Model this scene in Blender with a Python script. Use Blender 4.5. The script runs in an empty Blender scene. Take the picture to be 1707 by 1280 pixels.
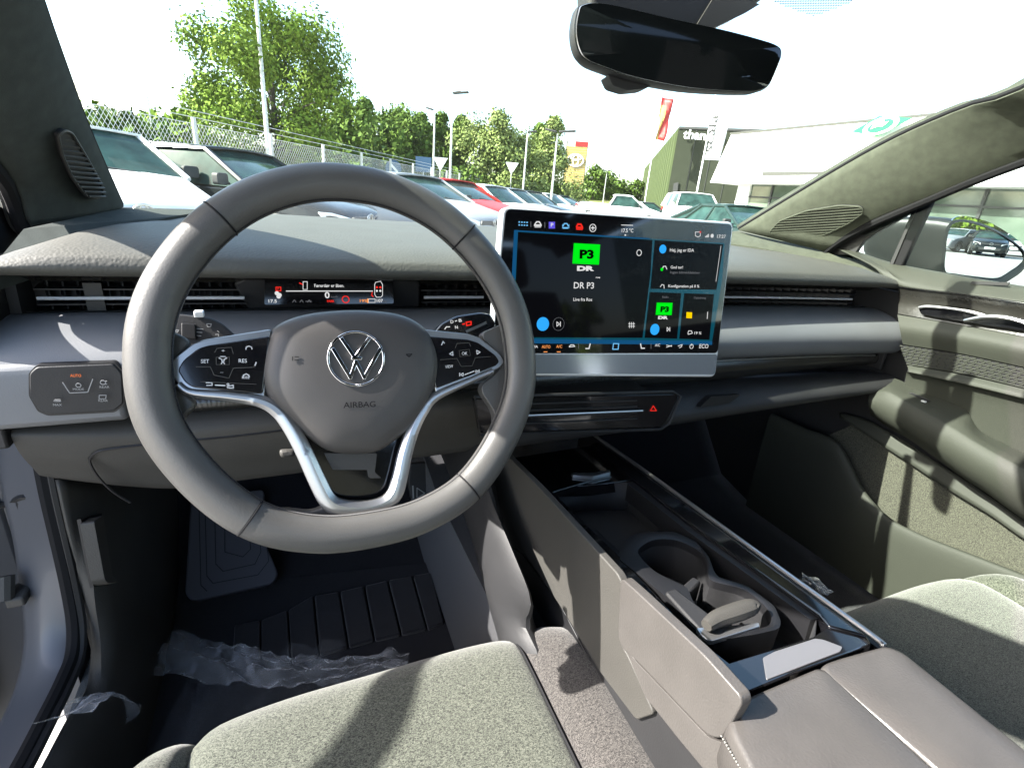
import bpy, math, random, bmesh
from mathutils import Vector as V, Matrix
random.seed(7)
SC=bpy.context.scene; COL=SC.collection
PI=math.pi; R=math.radians
# ---------------------------------------------------------------- camera
CAM=V((-.45,-.478,1.12)); FPX=845.; CX,CY=853.5,640.
M3=Matrix(((0.91539165,-0.39476675,0.07885011),(-0.06998391,-0.34894102,-0.93452791),(0.39643459,0.84994081,-0.34704502)))
MT=M3.transposed()
cd=bpy.data.cameras.new('camera'); cam=bpy.data.objects.new('camera',cd); COL.objects.link(cam)
cd.sensor_width=36; cd.lens=FPX/1707*36; cd.clip_start=.02; cd.clip_end=2000
rx=MT@V((1,0,0)); ry=-(MT@V((0,1,0))); rz=-(MT@V((0,0,1)))
mw=Matrix.Identity(4)
for i in range(3): mw[i][0]=rx[i]; mw[i][1]=ry[i]; mw[i][2]=rz[i]; mw[i][3]=CAM[i]
cam.matrix_world=mw; SC.camera=cam
# ---------------------------------------------------------------- sky and sun
SUN_E,SUN_A=R(38),R(10)      # elevation; angle forward of straight left
w=bpy.data.worlds.new('World'); SC.world=w; w.use_nodes=True
nt=w.node_tree; bg=nt.nodes['Background']; sk=nt.nodes.new('ShaderNodeTexSky'); sk.sky_type='NISHITA'
sk.sun_disc=False; sk.sun_elevation=SUN_E; sk.sun_rotation=-PI/2+SUN_A; sk.air_density=1.0; sk.dust_density=2.2; sk.ozone_density=1.0
nt.links.new(sk.outputs[0],bg.inputs[0]); bg.inputs[1].default_value=.15
sl=bpy.data.lights.new('sun','SUN'); sl.energy=5; sl.angle=R(.53); sl.color=(1,.96,.90)
so=bpy.data.objects.new('sun',sl); COL.objects.link(so)
SUND=V((-math.cos(SUN_E)*math.cos(SUN_A),math.cos(SUN_E)*math.sin(SUN_A),math.sin(SUN_E)))
so.rotation_euler=SUND.to_track_quat('Z','Y').to_euler(); so.location=(-20,5,20)
vs=SC.view_settings; vs.view_transform='Standard'; vs.look='None'; vs.gamma=1; vs.use_curve_mapping=False; vs.exposure=2.4
SC.cycles.use_denoising=True; SC.cycles.max_bounces=10; SC.cycles.transparent_max_bounces=16
SC.cycles.caustics_reflective=False; SC.cycles.caustics_refractive=False
try: SC.cycles.denoiser='OPENIMAGEDENOISE'
except Exception: pass
SC.cycles.sample_clamp_indirect=6
# ---------------------------------------------------------------- helpers
def ray(px,py): return MT@V(((px-CX)/FPX,(py-CY)/FPX,1.))
def at(px,py,X=None,Y=None,Z=None):
    """the point of the car (metres) on the plane X, Y or Z = value seen at a spot of the photograph"""
    d=ray(px,py)
    for i,v in enumerate((X,Y,Z)):
        if v is not None: return CAM+d*((v-CAM[i])/d[i])
def ats(l,**k): return [at(*p,**k) for p in l]
ORG={}
def tag(o,label=None,cat=None,group=None,kind=None):
    if label: o['label']=label
    if cat: o['category']=cat
    if group: o['group']=group
    if kind: o['kind']=kind
    return o
def thing(name,label,cat,loc=(0,0,0),group=None):
    o=bpy.data.objects.new(name,None); COL.objects.link(o); o.empty_display_size=.05
    o.location=loc; ORG[o.name]=V(loc); return tag(o,label,cat,group)
def link(name,me,mat,parent=None,smooth=True,bevel=0,bseg=2,solid=0,soff=-1,sub=0,ang=35,loc=None):
    o=bpy.data.objects.new(name,me); COL.objects.link(o)
    if isinstance(mat,(list,tuple)):
        for m in mat: me.materials.append(m)
    elif mat: me.materials.append(mat)
    if parent: 
        off=ORG[parent.name]; me.transform(Matrix.Translation(-off)); o.parent=parent; ORG[o.name]=off
    elif loc is not None:
        me.transform(Matrix.Translation(-V(loc))); o.location=loc; ORG[o.name]=V(loc)
    else: ORG[o.name]=V((0,0,0))
    if smooth:
        me.shade_smooth()
        if ang and not sub: me.set_sharp_from_angle(angle=R(ang))
    if sub: m=o.modifiers.new('s','SUBSURF'); m.levels=m.render_levels=sub
    if solid: m=o.modifiers.new('t','SOLIDIFY'); m.thickness=solid; m.offset=soff
    if bevel:
        m=o.modifiers.new('b','BEVEL'); m.width=bevel; m.segments=bseg; m.limit_method='ANGLE'; m.angle_limit=R(40); m.harden_normals=False
        me.shade_smooth()
    return o
class MB:
    def __init__(s): s.v=[]; s.f=[]; s.mi=[]; s.cm=0
    def add(s,vs,fs):
        b=len(s.v); s.v+= [tuple(p) for p in vs]; s.f+=[tuple(i+b for i in f) for f in fs]; s.mi+=[s.cm]*len(fs); return s
    def box(s,c,size,rot=None):
        x,y,z=[q/2 for q in size]; c=V(c)
        P=[V((i*x,j*y,k*z)) for i in(-1,1) for j in(-1,1) for k in(-1,1)]
        if rot is not None: P=[rot@p for p in P]
        return s.add([p+c for p in P],[(0,1,3,2),(4,6,7,5),(0,4,5,1),(2,3,7,6),(0,2,6,4),(1,5,7,3)])
    def loft(s,rows,cu=False,cap=False):
        n=len(rows[0]); P=[p for r in rows for p in r]; F=[]
        for i in range(len(rows)-1):
            for j in range(n if cu else n-1):
                k=(j+1)%n; F.append((i*n+j,i*n+k,(i+1)*n+k,(i+1)*n+j))
        if cap: F.append(tuple(range(n-1,-1,-1))); F.append(tuple((len(rows)-1)*n+j for j in range(n)))
        return s.add(P,F)
    def tube(s,pts,r,n=8,closed=False,flat=1.,up=None):
        pts=[V(p) for p in pts]; rows=[]; m=len(pts); pn=None
        for i,p in enumerate(pts):
            a=pts[(i-1)%m] if (closed or i>0) else p; b=pts[(i+1)%m] if (closed or i<m-1) else p
            t=(b-a).normalized()
            if up is not None: u=V(up)
            else:
                u=pn if pn is not None else (V((0,0,1)) if abs(t.z)<.9 else V((1,0,0)))
            q=t.cross(u)
            if q.length<1e-6: q=t.cross(V((0.3,1,.2)))
            q.normalize(); u=q.cross(t).normalized(); pn=u
            rr=r(i/(m-1)) if callable(r) else r
            rows.append([p+q*(rr*math.cos(2*PI*k/n))+u*(rr*flat*math.sin(2*PI*k/n)) for k in range(n)])
        if closed: rows.append(rows[0]); return s.loft(rows,True)
        return s.loft(rows,True,True)
    def prism(s,pts,off):
        pts=[V(p) for p in pts]; off=V(off); n=len(pts)
        F=[tuple(range(n)),tuple(range(2*n-1,n-1,-1))]
        for i in range(n): j=(i+1)%n; F.append((i,i+n,j+n,j))
        return s.add(pts+[p+off for p in pts],F)
    def lathe(s,prof,c,axis=(0,0,1),n=24,arc=1.):
        ax=V(axis).normalized(); q=ax.orthogonal().normalized(); u=ax.cross(q); c=V(c)
        rows=[[c+ax*h+(q*math.cos(2*PI*k/n)+u*math.sin(2*PI*k/n))*r for k in range(n)] for r,h in prof]
        return s.loft(rows,True)
    def build(s,name,mat,parent=None,**k):
        me=bpy.data.meshes.new(name); me.from_pydata(s.v,[],s.f); me.update()
        if any(s.mi):
            me.polygons.foreach_set('material_index',s.mi)
        fixn=k.pop('fix',True)
        if fixn:
            bm=bmesh.new(); bm.from_mesh(me); 
            bmesh.ops.remove_doubles(bm,verts=bm.verts,dist=1e-6)
            bmesh.ops.recalc_face_normals(bm,faces=bm.faces); bm.to_mesh(me); bm.free()
        return link(name,me,mat,parent,**k)
def cat(P,n=8,closed=False):
    """Catmull-Rom through points"""
    P=[V(p) for p in P]; out=[]; m=len(P)
    for i in range(m if closed else m-1):
        g=lambda k: P[k%m] if closed else P[max(0,min(m-1,k))]
        a,b,c,d=g(i-1),g(i),g(i+1),g(i+2)
        for k in range(n):
            t=k/n; out.append(.5*((2*b)+(c-a)*t+(2*a-5*b+4*c-d)*t*t+(3*b-a-3*c+d)*t**3))
    if not closed: out.append(P[-1].copy())
    return out
def resamp(P,n,closed=False):
    P=[V(p) for p in P]
    if closed: P=P+[P[0]]
    L=[0]
    for a,b in zip(P,P[1:]): L.append(L[-1]+(b-a).length)
    out=[]; k=0; N=n if closed else n-1
    for i in range(n):
        d=L[-1]*i/N
        while k<len(L)-2 and L[k+1]<d: k+=1
        t=0 if L[k+1]==L[k] else (d-L[k])/(L[k+1]-L[k]); out.append(P[k].lerp(P[k+1],min(1,t)))
    return out
def curv(P,n,k=6): return resamp(cat(P,k),n)
def surf(rows,nu,nv,smoothv=True):
    """smooth sheet through feature lines: rows of points, nu samples along each, nv between"""
    R_=[curv(r,nu) for r in rows]; cols=[]
    for j in range(nu):
        c=[r[j] for r in R_]; cols.append(cat(c,nv) if smoothv else sum([[c[i].lerp(c[i+1],t/nv) for t in range(nv)] for i in range(len(c)-1)],[])+[c[-1]])
    return cols
def rpoly(P,r,n=4):
    """round the corners of a closed polygon"""
    P=[V(p) for p in P]; out=[]; m=len(P)
    for i in range(m):
        a,b,c=P[i-1],P[i],P[(i+1)%m]; u=a-b; v=c-b
        rr=min(r,u.length*.49,v.length*.49); p0=b+u.normalized()*rr; p1=b+v.normalized()*rr
        for k in range(n+1):
            t=k/n; out.append(p0*(1-t)**2+b*(2*t*(1-t))+p1*t*t)
    return out
class Plane:
    def __init__(s,p0,u,v):
        s.p0=V(p0); s.u=V(u).normalized(); v=V(v); s.v=(v-s.u*v.dot(s.u)).normalized(); s.n=s.u.cross(s.v)
        if s.n.dot(CAM-s.p0)<0: s.n=-s.n; 
    def pt(s,px,py,o=0):
        d=ray(px,py); t=s.n.dot(s.p0-CAM)/s.n.dot(d); return CAM+d*t+s.n*o
    def pts(s,l,o=0): return [s.pt(x,y,o) for x,y in l]
    def pp(s,a,b,o=0): return s.p0+s.u*a+s.v*b+s.n*o
    def slab(s,mb,l,o,th,r=0): 
        P=s.pts(l,o)
        if r: P=rpoly(P,r)
        return mb.prism(P,-s.n*th)
    def line(s,mb,l,w,o=.0008,closed=False,th=.0006):
        """flat ribbon of width w (m) through photo spots"""
        P=s.pts(l,o); 
        if closed: P.append(P[0])
        for a,b in zip(P,P[1:]):
            t=(b-a).normalized(); q=t.cross(s.n)*(w/2); e=t*(w*.35)
            mb.prism([a-q-e,b-q+e,b+q+e,a+q-e],-s.n*th)
        return mb
    def ring(s,mb,px,py,r,w,o=.0008,n=20,a0=0,a1=2*PI,th=.0006):
        c=s.pt(px,py,o); 
        for i in range(n):
            b0=a0+(a1-a0)*i/n; b1=a0+(a1-a0)*(i+1)/n
            d=lambda a,q:c+(s.u*math.cos(a)+s.v*math.sin(a))*q
            mb.prism([d(b0,r-w/2),d(b1,r-w/2),d(b1,r+w/2),d(b0,r+w/2)],-s.n*th)
        return mb
    def disc(s,mb,px,py,r,o=.0008,n=20,th=.0006):
        c=s.pt(px,py,o); return mb.prism([c+(s.u*math.cos(2*PI*i/n)+s.v*math.sin(2*PI*i/n))*r for i in range(n)],-s.n*th)
    def text(s,mb,t,x0,y0,x1,h,o=.0008,y1=None,bold=0,ext=.0003):
        """lettering from photo spot (x0,y0) baseline-left to x1, cap height h px"""
        a=s.pt(x0,y0,o); b=s.pt(x1,y0 if y1 is None else y1,o); c=s.pt(x0,y0-h,o)
        textmb(mb,t,a,b,(c-a),s.n,bold,ext)
def textmb(mb,t,a,b,up,n,bold=0,ext=.0003):
    cu=bpy.data.curves.new('t','FONT'); cu.body=t; cu.size=1; cu.resolution_u=3; cu.offset=bold
    ob=bpy.data.objects.new('t',cu); me=bpy.data.meshes.new_from_object(ob)
    xs=[v.co.x for v in me.vertices]; 
    if not xs: return
    x0,x1=min(xs),max(xs); d=(b-a); n=n.normalized(); u=d.normalized(); v=up-u*up.dot(u)
    caph=.69
    f=lambda co,o:a+d*((co.x-x0)/(x1-x0))+v*(co.y/caph)+n*o
    vs=[f(q.co,ext) for q in me.vertices]; N=len(vs); fs=[tuple(p.vertices) for p in me.polygons]
    mb.add(vs,fs)
    bpy.data.objects.remove(ob); bpy.data.curves.remove(cu); bpy.data.meshes.remove(me)
# ---------------------------------------------------------------- materials
def mat(name,col,rough=.5,metal=0,coat=0,spec=.5,emis=None,es=0,bump=None,noise=None,sheen=0,trans=0):
    m=bpy.data.materials.new(name); m.use_nodes=True; t=m.node_tree; N=t.nodes; L=t.links; b=N['Principled BSDF']
    col=tuple(col)+(1,) if len(col)==3 else col
    b.inputs['Base Color'].default_value=col; b.inputs['Roughness'].default_value=rough; b.inputs['Metallic'].default_value=metal
    b.inputs['Coat Weight'].default_value=coat; b.inputs['Coat Roughness'].default_value=.04; b.inputs['Specular IOR Level'].default_value=spec
    if sheen: b.inputs['Sheen Weight'].default_value=sheen
    if emis: b.inputs['Emission Color'].default_value=tuple(emis)+(1,); b.inputs['Emission Strength'].default_value=es
    tc=None
    def coord():
        nonlocal tc
        if tc is None: tc=N.new('ShaderNodeTexCoord')
        return tc.outputs['Object']
    if noise:   # list of (scale, amount, detail)
        cur=None
        for sc_,am,de in noise:
            n=N.new('ShaderNodeTexNoise'); n.inputs['Scale'].default_value=sc_; n.inputs['Detail'].default_value=de; L.new(coord(),n.inputs['Vector'])
            r=N.new('ShaderNodeMapRange'); r.inputs[1].default_value=.3; r.inputs[2].default_value=.7; r.inputs[3].default_value=1-am; r.inputs[4].default_value=1+am
            L.new(n.outputs[0],r.inputs[0])
            mx=N.new('ShaderNodeMix'); mx.data_type='RGBA'; mx.blend_type='MULTIPLY'; mx.inputs[0].default_value=1; mx.clamp_result=False
            if cur is None: mx.inputs[6].default_value=col
            else: L.new(cur,mx.inputs[6])
            L.new(r.outputs[0],mx.inputs[7]); cur=mx.outputs[2]
        L.new(cur,b.inputs['Base Color'])
        n=N.new('ShaderNodeTexNoise'); n.inputs['Scale'].default_value=noise[0][0]*.6; n.inputs['Detail'].default_value=4; L.new(coord(),n.inputs['Vector'])
        r=N.new('ShaderNodeMapRange'); r.inputs[3].default_value=max(.02,rough-.08); r.inputs[4].default_value=min(1,rough+.08); L.new(n.outputs[0],r.inputs[0]); L.new(r.outputs[0],b.inputs['Roughness'])
    if bump:    # (kind, scale, strength, distance)
        k,sc_,st,di=bump
        if k=='vor': n=N.new('ShaderNodeTexVoronoi'); n.feature='SMOOTH_F1'; o=n.outputs['Distance']
        elif k=='wave': n=N.new('ShaderNodeTexWave'); n.inputs['Distortion'].default_value=6; n.inputs['Detail'].default_value=2; n.inputs['Detail Scale'].default_value=1.5; o=n.outputs['Fac']
        else: n=N.new('ShaderNodeTexNoise'); n.inputs['Detail'].default_value=3; o=n.outputs[0]
        n.inputs['Scale'].default_value=sc_; L.new(coord(),n.inputs['Vector'])
        bp=N.new('ShaderNodeBump'); bp.inputs['Strength'].default_value=st; bp.inputs['Distance'].default_value=di
        L.new(o,bp.inputs['Height']); L.new(bp.outputs[0],b.inputs['Normal'])
    return m
def glassmat(name,tint,gl=.06,rough=0.0,dirt=0):
    m=bpy.data.materials.new(name); m.use_nodes=True; t=m.node_tree; N=t.nodes; L=t.links; N.remove(N['Principled BSDF'])
    tr=N.new('ShaderNodeBsdfTransparent'); tr.inputs[0].default_value=tuple(tint)+(1,)
    g=N.new('ShaderNodeBsdfGlossy'); g.inputs['Roughness'].default_value=rough; g.inputs[0].default_value=(1,1,1,1)
    fr=N.new('ShaderNodeFresnel'); fr.inputs[0].default_value=1.45
    ma=N.new('ShaderNodeMath'); ma.operation='MULTIPLY'; ma.inputs[1].default_value=gl; L.new(fr.outputs[0],ma.inputs[0])
    mx=N.new('ShaderNodeMixShader'); L.new(ma.outputs[0],mx.inputs[0]); L.new(tr.outputs[0],mx.inputs[1]); L.new(g.outputs[0],mx.inputs[2])
    L.new(mx.outputs[0],N['Material Output'].inputs[0]); return m
def fabricmat(name,c1,c2,scale=420):
    m=mat(name,c1,.95,spec=.15,sheen=.25); t=m.node_tree; N=t.nodes; L=t.links; b=N['Principled BSDF']
    tc=N.new('ShaderNodeTexCoord'); mp=N.new('ShaderNodeMapping'); mp.inputs['Scale'].default_value=(1,1.6,1.3); mp.inputs['Rotation'].default_value=(0,0,.5); L.new(tc.outputs['Object'],mp.inputs[0])
    n=N.new('ShaderNodeTexNoise'); n.inputs['Scale'].default_value=scale; n.inputs['Detail'].default_value=5; n.inputs['Roughness'].default_value=.7; n.inputs['Distortion'].default_value=1.2; L.new(mp.outputs[0],n.inputs['Vector'])
    cr=N.new('ShaderNodeValToRGB'); cr.color_ramp.elements[0].position=.42; cr.color_ramp.elements[1].position=.58
    cr.color_ramp.elements[0].color=tuple(c1)+(1,); cr.color_ramp.elements[1].color=tuple(c2)+(1,); L.new(n.outputs[0],cr.inputs[0]); L.new(cr.outputs[0],b.inputs['Base Color'])
    bp=N.new('ShaderNodeBump'); bp.inputs['Strength'].default_value=.6; bp.inputs['Distance'].default_value=.0012; L.new(n.outputs[0],bp.inputs['Height']); L.new(bp.outputs[0],b.inputs['Normal'])
    return m
GR=(.105,.10,.093)
M=dict(
 pad=mat('soft_grey_pad',(.058,.058,.051),.62,spec=.35,bump=('vor',330,.45,.0009),noise=[(14,.06,3)]),
 pad2=mat('soft_grey_trim',(.122,.126,.132),.45,spec=.4,bump=('vor',900,.25,.0004),noise=[(9,.05,3)]),  # base tone raised to stand in for sky reflected off the windshield
 hard=mat('grey_hard_plastic',(.042,.040,.036),.6,spec=.35,bump=('vor',700,.4,.0005),noise=[(9,.08,3)]),
 dark=mat('dark_plastic',(.016,.016,.017),.55,spec=.4,bump=('vor',700,.3,.0004),noise=[(12,.15,3)]),
 black=mat('matte_black_plastic',(.008,.008,.009),.45,spec=.4),
 gloss=mat('piano_black',(.005,.005,.006),.07,spec=.6,coat=.6,noise=[(30,.1,3)]),
 streak=mat('black_grained_trim',(.02,.019,.017),.22,spec=.6,bump=('wave',60,.1,.001)),
 leather=mat('grey_wheel_leather',(.064,.0625,.0595),.42,spec=.42,bump=('vor',620,.2,.0005),noise=[(25,.06,3)]),
 leather2=mat('grey_armrest_leather',(.056,.052,.049),.38,spec=.45,bump=('vor',520,.35,.0006),noise=[(25,.07,3)]),
 hub=mat('airbag_cover_plastic',(.048,.045,.043),.45,spec=.4,bump=('vor',1500,.3,.0003),noise=[(20,.05,3)]),
 silver=mat('satin_silver',(.42,.42,.42),.28,metal=.9),
 chrome=mat('chrome',(.8,.8,.82),.08,metal=1),
 wmetal=mat('white_metal_frame',(.7,.71,.72),.3,metal=.3),
 stitch=mat('stitching',(.12,.118,.11),.8),
 dstitch=mat('dark_stitching',(.012,.012,.014),.7),
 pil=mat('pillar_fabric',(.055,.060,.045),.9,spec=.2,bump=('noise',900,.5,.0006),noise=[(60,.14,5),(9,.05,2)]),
 pilL=mat('shaded_pillar_fabric',(.035,.040,.037),.9,spec=.2,bump=('noise',900,.5,.0006),noise=[(60,.14,5),(9,.05,2)]),  # darker copy of the pillar cloth, shade put into its colour
 rubber=mat('black_rubber',(.010,.010,.011),.8,spec=.12),
 door=mat('door_panel_plastic',(.030,.032,.0255),.62,spec=.25,bump=('vor',700,.3,.0005),noise=[(8,.06,3)]),
 carpet=fabricmat('black_carpet',(.004,.004,.006),(.012,.012,.016),600),
 mat_=fabricmat('floor_mat_pile',(.006,.006,.008),(.022,.022,.025),900),
 fab=fabricmat('seat_melange_fabric',(.016,.018,.014),(.105,.112,.088),430),
 fab2=fabricmat('seat_side_fabric',(.014,.013,.0125),(.075,.069,.064),480),
 paint=mat('grey_blue_car_paint',(.075,.077,.085),.5,metal=.2,coat=.15),
 floorp=mat('rubber_footrest',(.075,.075,.085),.7,spec=.2),
 disp=mat('display_glass',(.004,.004,.005),.06,spec=.5,coat=.3),
 keym=mat('satin_key',(.17,.17,.18),.45,metal=.5),
 mhouse=mat('mirror_housing_plastic',(.016,.018,.017),.4,spec=.4),
 mirror=mat('mirror_glass',(.9,.92,.92),.0,metal=1),
 dmirror=mat('dark_mirror_glass',(.006,.0075,.008),.04,spec=.25),
)
def em(name,c,s=.15,spec=0,rough=.3): return mat(name,(0,0,0),rough,emis=c,es=s,spec=spec)
M.update(e_white=em('display_white',(1,1,1)),e_green=em('display_green',(.0,.85,.01),.2),e_blue=em('display_blue',(.03,.4,1),.2),e_teal=em('display_teal',(.004,.16,.22),.13),
 e_dblue=em('display_dark_blue',(.01,.12,.3),.13),e_red=em('display_red',(1,.03,.02),.17),e_orange=em('display_orange',(1,.35,.1),.2),e_purple=em('display_violet',(.15,.12,.9),.16),e_yellow=em('display_yellow',(1,.65,.0),.2),
 e_grey=em('display_grey',(.35,.37,.4),.08),e_dim=em('display_dim',(.012,.013,.018),.05,.06,.05),e_lblue=em('display_light_blue',(.2,.6,1),.18),
 ink=mat('black_ink',(.001,.001,.001),1,spec=0),print=mat('printed_white',(.5,.5,.5),.5),printd=mat('printed_grey',(.25,.25,.25),.5))
M['wglass']=glassmat('windshield_glass',(.88,.95,.87),.05)
M['sglass']=glassmat('side_window_glass',(.74,.80,.77),.5)
M['rglass']=glassmat('roof_glass',(.10,.11,.11),.9)
# ================================================================ INTERIOR
def dy(X): return -.035*max(0,(X-.15)/.57)**2
# ---- floor and firewall
fl=MB()
cols=[]
for X in (-.80,-.66,-.2,-.19,0,.19,.2,.7,.80):
    up=.0 if abs(X)>.19 else .22
    cols.append([V((X,Y,z+up*(1 if z<.45 else .5 if z<.9 else 0))) for Y,z in ((-1.1,.30),(-.5,.305),(.1,.31),(.38,.315),(.52,.35),(.66,.52),(.76,.72),(.80,1.0))])
fl.loft(cols); o=fl.build('floor',M['carpet'],solid=.01); tag(o,kind='structure')
# ---- dashboard
DA=thing('dashboard','long grey soft-touch dashboard spanning the car below the windshield','dashboard',(0,.3,.9))
def dsurf(name,prof,x0,x1,m,nx=40,par=DA,ends=.0,zf=None,**k):
    """profile (Y,Z) swept across the car"""
    mb=MB(); rows=[]
    P=cat([V((0,a,b)) for a,b in prof],5)
    for i in range(nx+1):
        X=x0+(x1-x0)*i/nx; r=[]
        for j,p in enumerate(P):
            z=p.z+(zf(X,j/(len(P)-1)) if zf else 0); r.append(V((X,p.y+dy(X),z)))
        rows.append(r)
    mb.loft(rows); return mb.build(name,m,par,**k)
# top pad with narrowing towards the windshield
mb=MB(); rows=[]
prof=[(.235,1.000),(.212,1.002),(.2,1.010),(.202,1.020),(.212,1.028),(.25,1.037),(.33,1.043),(.45,1.046),(.58,1.046),(.72,1.043),(.9,1.035)]
P=cat([V((0,a,b)) for a,b in prof],5)
for i in range(61):
    s=-1+2*i/60; r=[]
    for p in P:
        w_=.742-.16*max(0,p.y-.22)**1.1 if s>0 else .742-.16*max(0,p.y-.22)**1.1
        X=s*w_; e=max(0,(abs(s)-.86)/.14)
        r.append(V((X,p.y+dy(X)*max(0,1-(p.y-.2)/.3),p.z-.030*e**2.2*min(1,max(0,(p.z-1.010)/.03)))))
    rows.append(r)
mb.loft(rows); mb.build('top_pad',M['pad'],DA)
dsurf('under_lip',[(.236,1.000),(.25,.996),(.262,.992),(.272,.986)],-.74,.735,M['streak'])
dsurf('vent_band',[(.272,.987),(.292,.985),(.300,.98),(.300,.955),(.292,.948),(.270,.946)],-.74,.735,M['black'])
for c_,s_ in (((-.742,.25,.905),(.012,.14,.17)),((.737,.235,.91),(.008,.15,.17))): MB().box(c_,s_).build('end_cap',M['dark'],DA,bevel=.003)
dsurf('padded_trim',[(.272,.9475),(.262,.9505),(.235,.9495),(.198,.938),(.172,.916),(.166,.893),(.178,.872),(.208,.862),(.225,.864)],-.735,.732,M['pad2'])
dsurf('chrome_line',[(.2745,.9485),(.2705,.9495),(.2675,.9515)],-.735,.72,M['silver'],nx=30)
# vents: fins, chrome strip
def vent(x0,x1,fins=7,strip=None,Yf=.268):
    mb=MB(); 
    for k in range(2):
        z=.957+.018*k; rows=[]
        for i in range(13):
            X=x0+(x1-x0)*i/12; rows.append([V((X,.274+dy(X),z)),V((X,.296+dy(X),z+.003)),V((X,.296+dy(X),z+.0045)),V((X,.274+dy(X),z+.0015))])
        mb.loft(rows,True)
    f=mb.build('vent_fins',M['black'],DA)
    a,b=strip or (x0+.006,x1-.008); mb=MB()
    mb.tube([V((a+(b-a)*i/12,Yf+dy(a+(b-a)*i/12),.9665+.0)) for i in range(13)],.0027,8,flat=.8)
    mb.build('vent_strip',M['wmetal'],DA)
    mb=MB(); n=fins
    for i in range(n):
        X=x0+(x1-x0)*(i+.5)/n; mb.box((X,.290+dy(X),.967),(.0016,.014,.034),Matrix.Rotation(.5,3,'Z'))
    mb.build('vent_vanes',M['black'],DA)
vent(-.716,-.585,9,(-.712,-.588)); vent(-.575,-.498,6,(-.578,-.50)); vent(-.262,-.15,7,(-.26,-.165)); vent(.36,.705,16,(.30,.685))
# air flaps catching light
mb=MB()
mb.box((-.66,.2725,.9668),(.018,.0015,.034)); mb.build('vent_flap',M['hard'],DA)
# instrument display
mb=MB()
P=[V((-.496,.262,.9935)),V((-.30,.262,.9965)),V((-.268,.262,.991)),V((-.262,.28,.948)),V((-.498,.28,.948)),V((-.512,.272,.985))]
mb.prism(P,(0,.03,0)); mb.build('display_hood',M['dark'],DA,bevel=.004)
ID=Plane((-.39,.2575,.975),(1,0,0),(0,.25,1))
mb=MB(); ID.slab(mb,[(441,466),(655,463),(656,506),(441,508)],.001,.004,.002)
idp=mb.build('instrument_display',M['disp'],DA)
def z5(x,y): return 280+x*.3632,440+y*.3632
T=MB()
x,y=z5(672,107); ID.text(T,'Førerdør er åben.',x,y,z5(808,0)[0],5.2,.0018,bold=.012)
x,y=z5(720,157); ID.text(T,'0',x,y,z5(742,0)[0],10,.0018,bold=.02)
x,y=z5(462,178); ID.text(T,'17.5',x,y,z5(500,0)[0],5.2,.0018,bold=.02)
x,y=z5(957,176); ID.text(T,'107',x,y,z5(986,0)[0],5.,.0018,bold=.02)
ID.line(T,[z5(543,125),z5(938,125)],.0012,.0018)
ID.line(T,[z5(920,161),z5(950,161),z5(950,177),z5(920,177)],.0007,.0018,True)
ID.line(T,[z5(952,85),z5(975,80),z5(984,95),z5(984,145),z5(976,153),z5(956,153),z5(948,140),z5(948,95)],.0008,.0018,True)
ID.line(T,[z5(620,82),z5(639,82),z5(639,118),z5(620,118)],.0008,.0018,True)
for a in ((500,135),(512,143),(508,150)): ID.disc(T,*z5(*a),.0028,.0018,8)
for a in ((958,124),(974,124)): ID.disc(T,*z5(*a),.0016,.0018,6)
T.build('display_lettering',M['e_white'],idp,smooth=False)
T=MB(); x,y=z5(748,155); ID.text(T,'km/h',x,y,z5(778,0)[0],3,.0018); x,y=z5(503,178); ID.text(T,'°C',x,y,z5(514,0)[0],3,.0018); x,y=z5(988,176); ID.text(T,'km',x,y,z5(1003,0)[0],3,.0018)
for a in (572,605,640): ID.line(T,[z5(a,176),z5(a+8,165),z5(a+16,176)],.0007,.0018)
ID.line(T,[z5(632,172),z5(658,172)],.0008,.0018); T.build('display_units',M['e_grey'],idp,smooth=False)
T=MB(); ID.line(T,[z5(496,107),z5(518,107),z5(518,124),z5(496,124)],.0011,.0018,True); ID.text(T,'P',*z5(503,121),z5(511,0)[0],4,.0018); ID.text(T,'PARK',*z5(730,176),z5(764,0)[0],3.6,.0018,bold=.03)
ID.disc(T,*z5(958,108),.0016,.0018,8); ID.disc(T,*z5(974,108),.0016,.0018,8); ID.line(T,[z5(604,88),z5(618,95)],.0014,.0018); ID.line(T,[z5(937,130),z5(934,145),z5(941,150)],.0012,.0018)
ID.ring(T,*z5(815,163),.0045,.0014,.0018); T.build('display_warning',M['e_red'],idp,smooth=False)
T=MB(); ID.text(T,'19%',*z5(880,176),z5(916,0)[0],4.6,.0018,bold=.015); ID.line(T,[z5(917,162),z5(917,177)],.0022,.0018); T.build('display_range',M['e_orange'],idp,smooth=False)
# gloss strip
def glz(X,t): return t*(.012*max(0,(X-.15)/.55))
dsurf('gloss_strip',[(.222,.8635),(.212,.858),(.205,.84),(.207,.822),(.214,.812)],-.14,.73,M['streak'],zf=lambda X,t:t*.022*max(0,(X-.3)/.42))
dsurf('gloss_edge',[(.2095,.8595),(.2065,.8575),(.2060,.8555)],.25,.72,M['silver'],nx=24)
dsurf('knee_strip',[(.222,.8635),(.214,.857),(.208,.848),(.207,.84),(.210,.834)],-.735,-.14,M['streak'])
# ribbed insert left
mb=MB()
for k in range(7):
    z=.8605-.0042*k; mb.box((-.722,.2055,z),(.034,.006,.0016))
mb.build('ribbed_insert',M['gloss'],DA)
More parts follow.
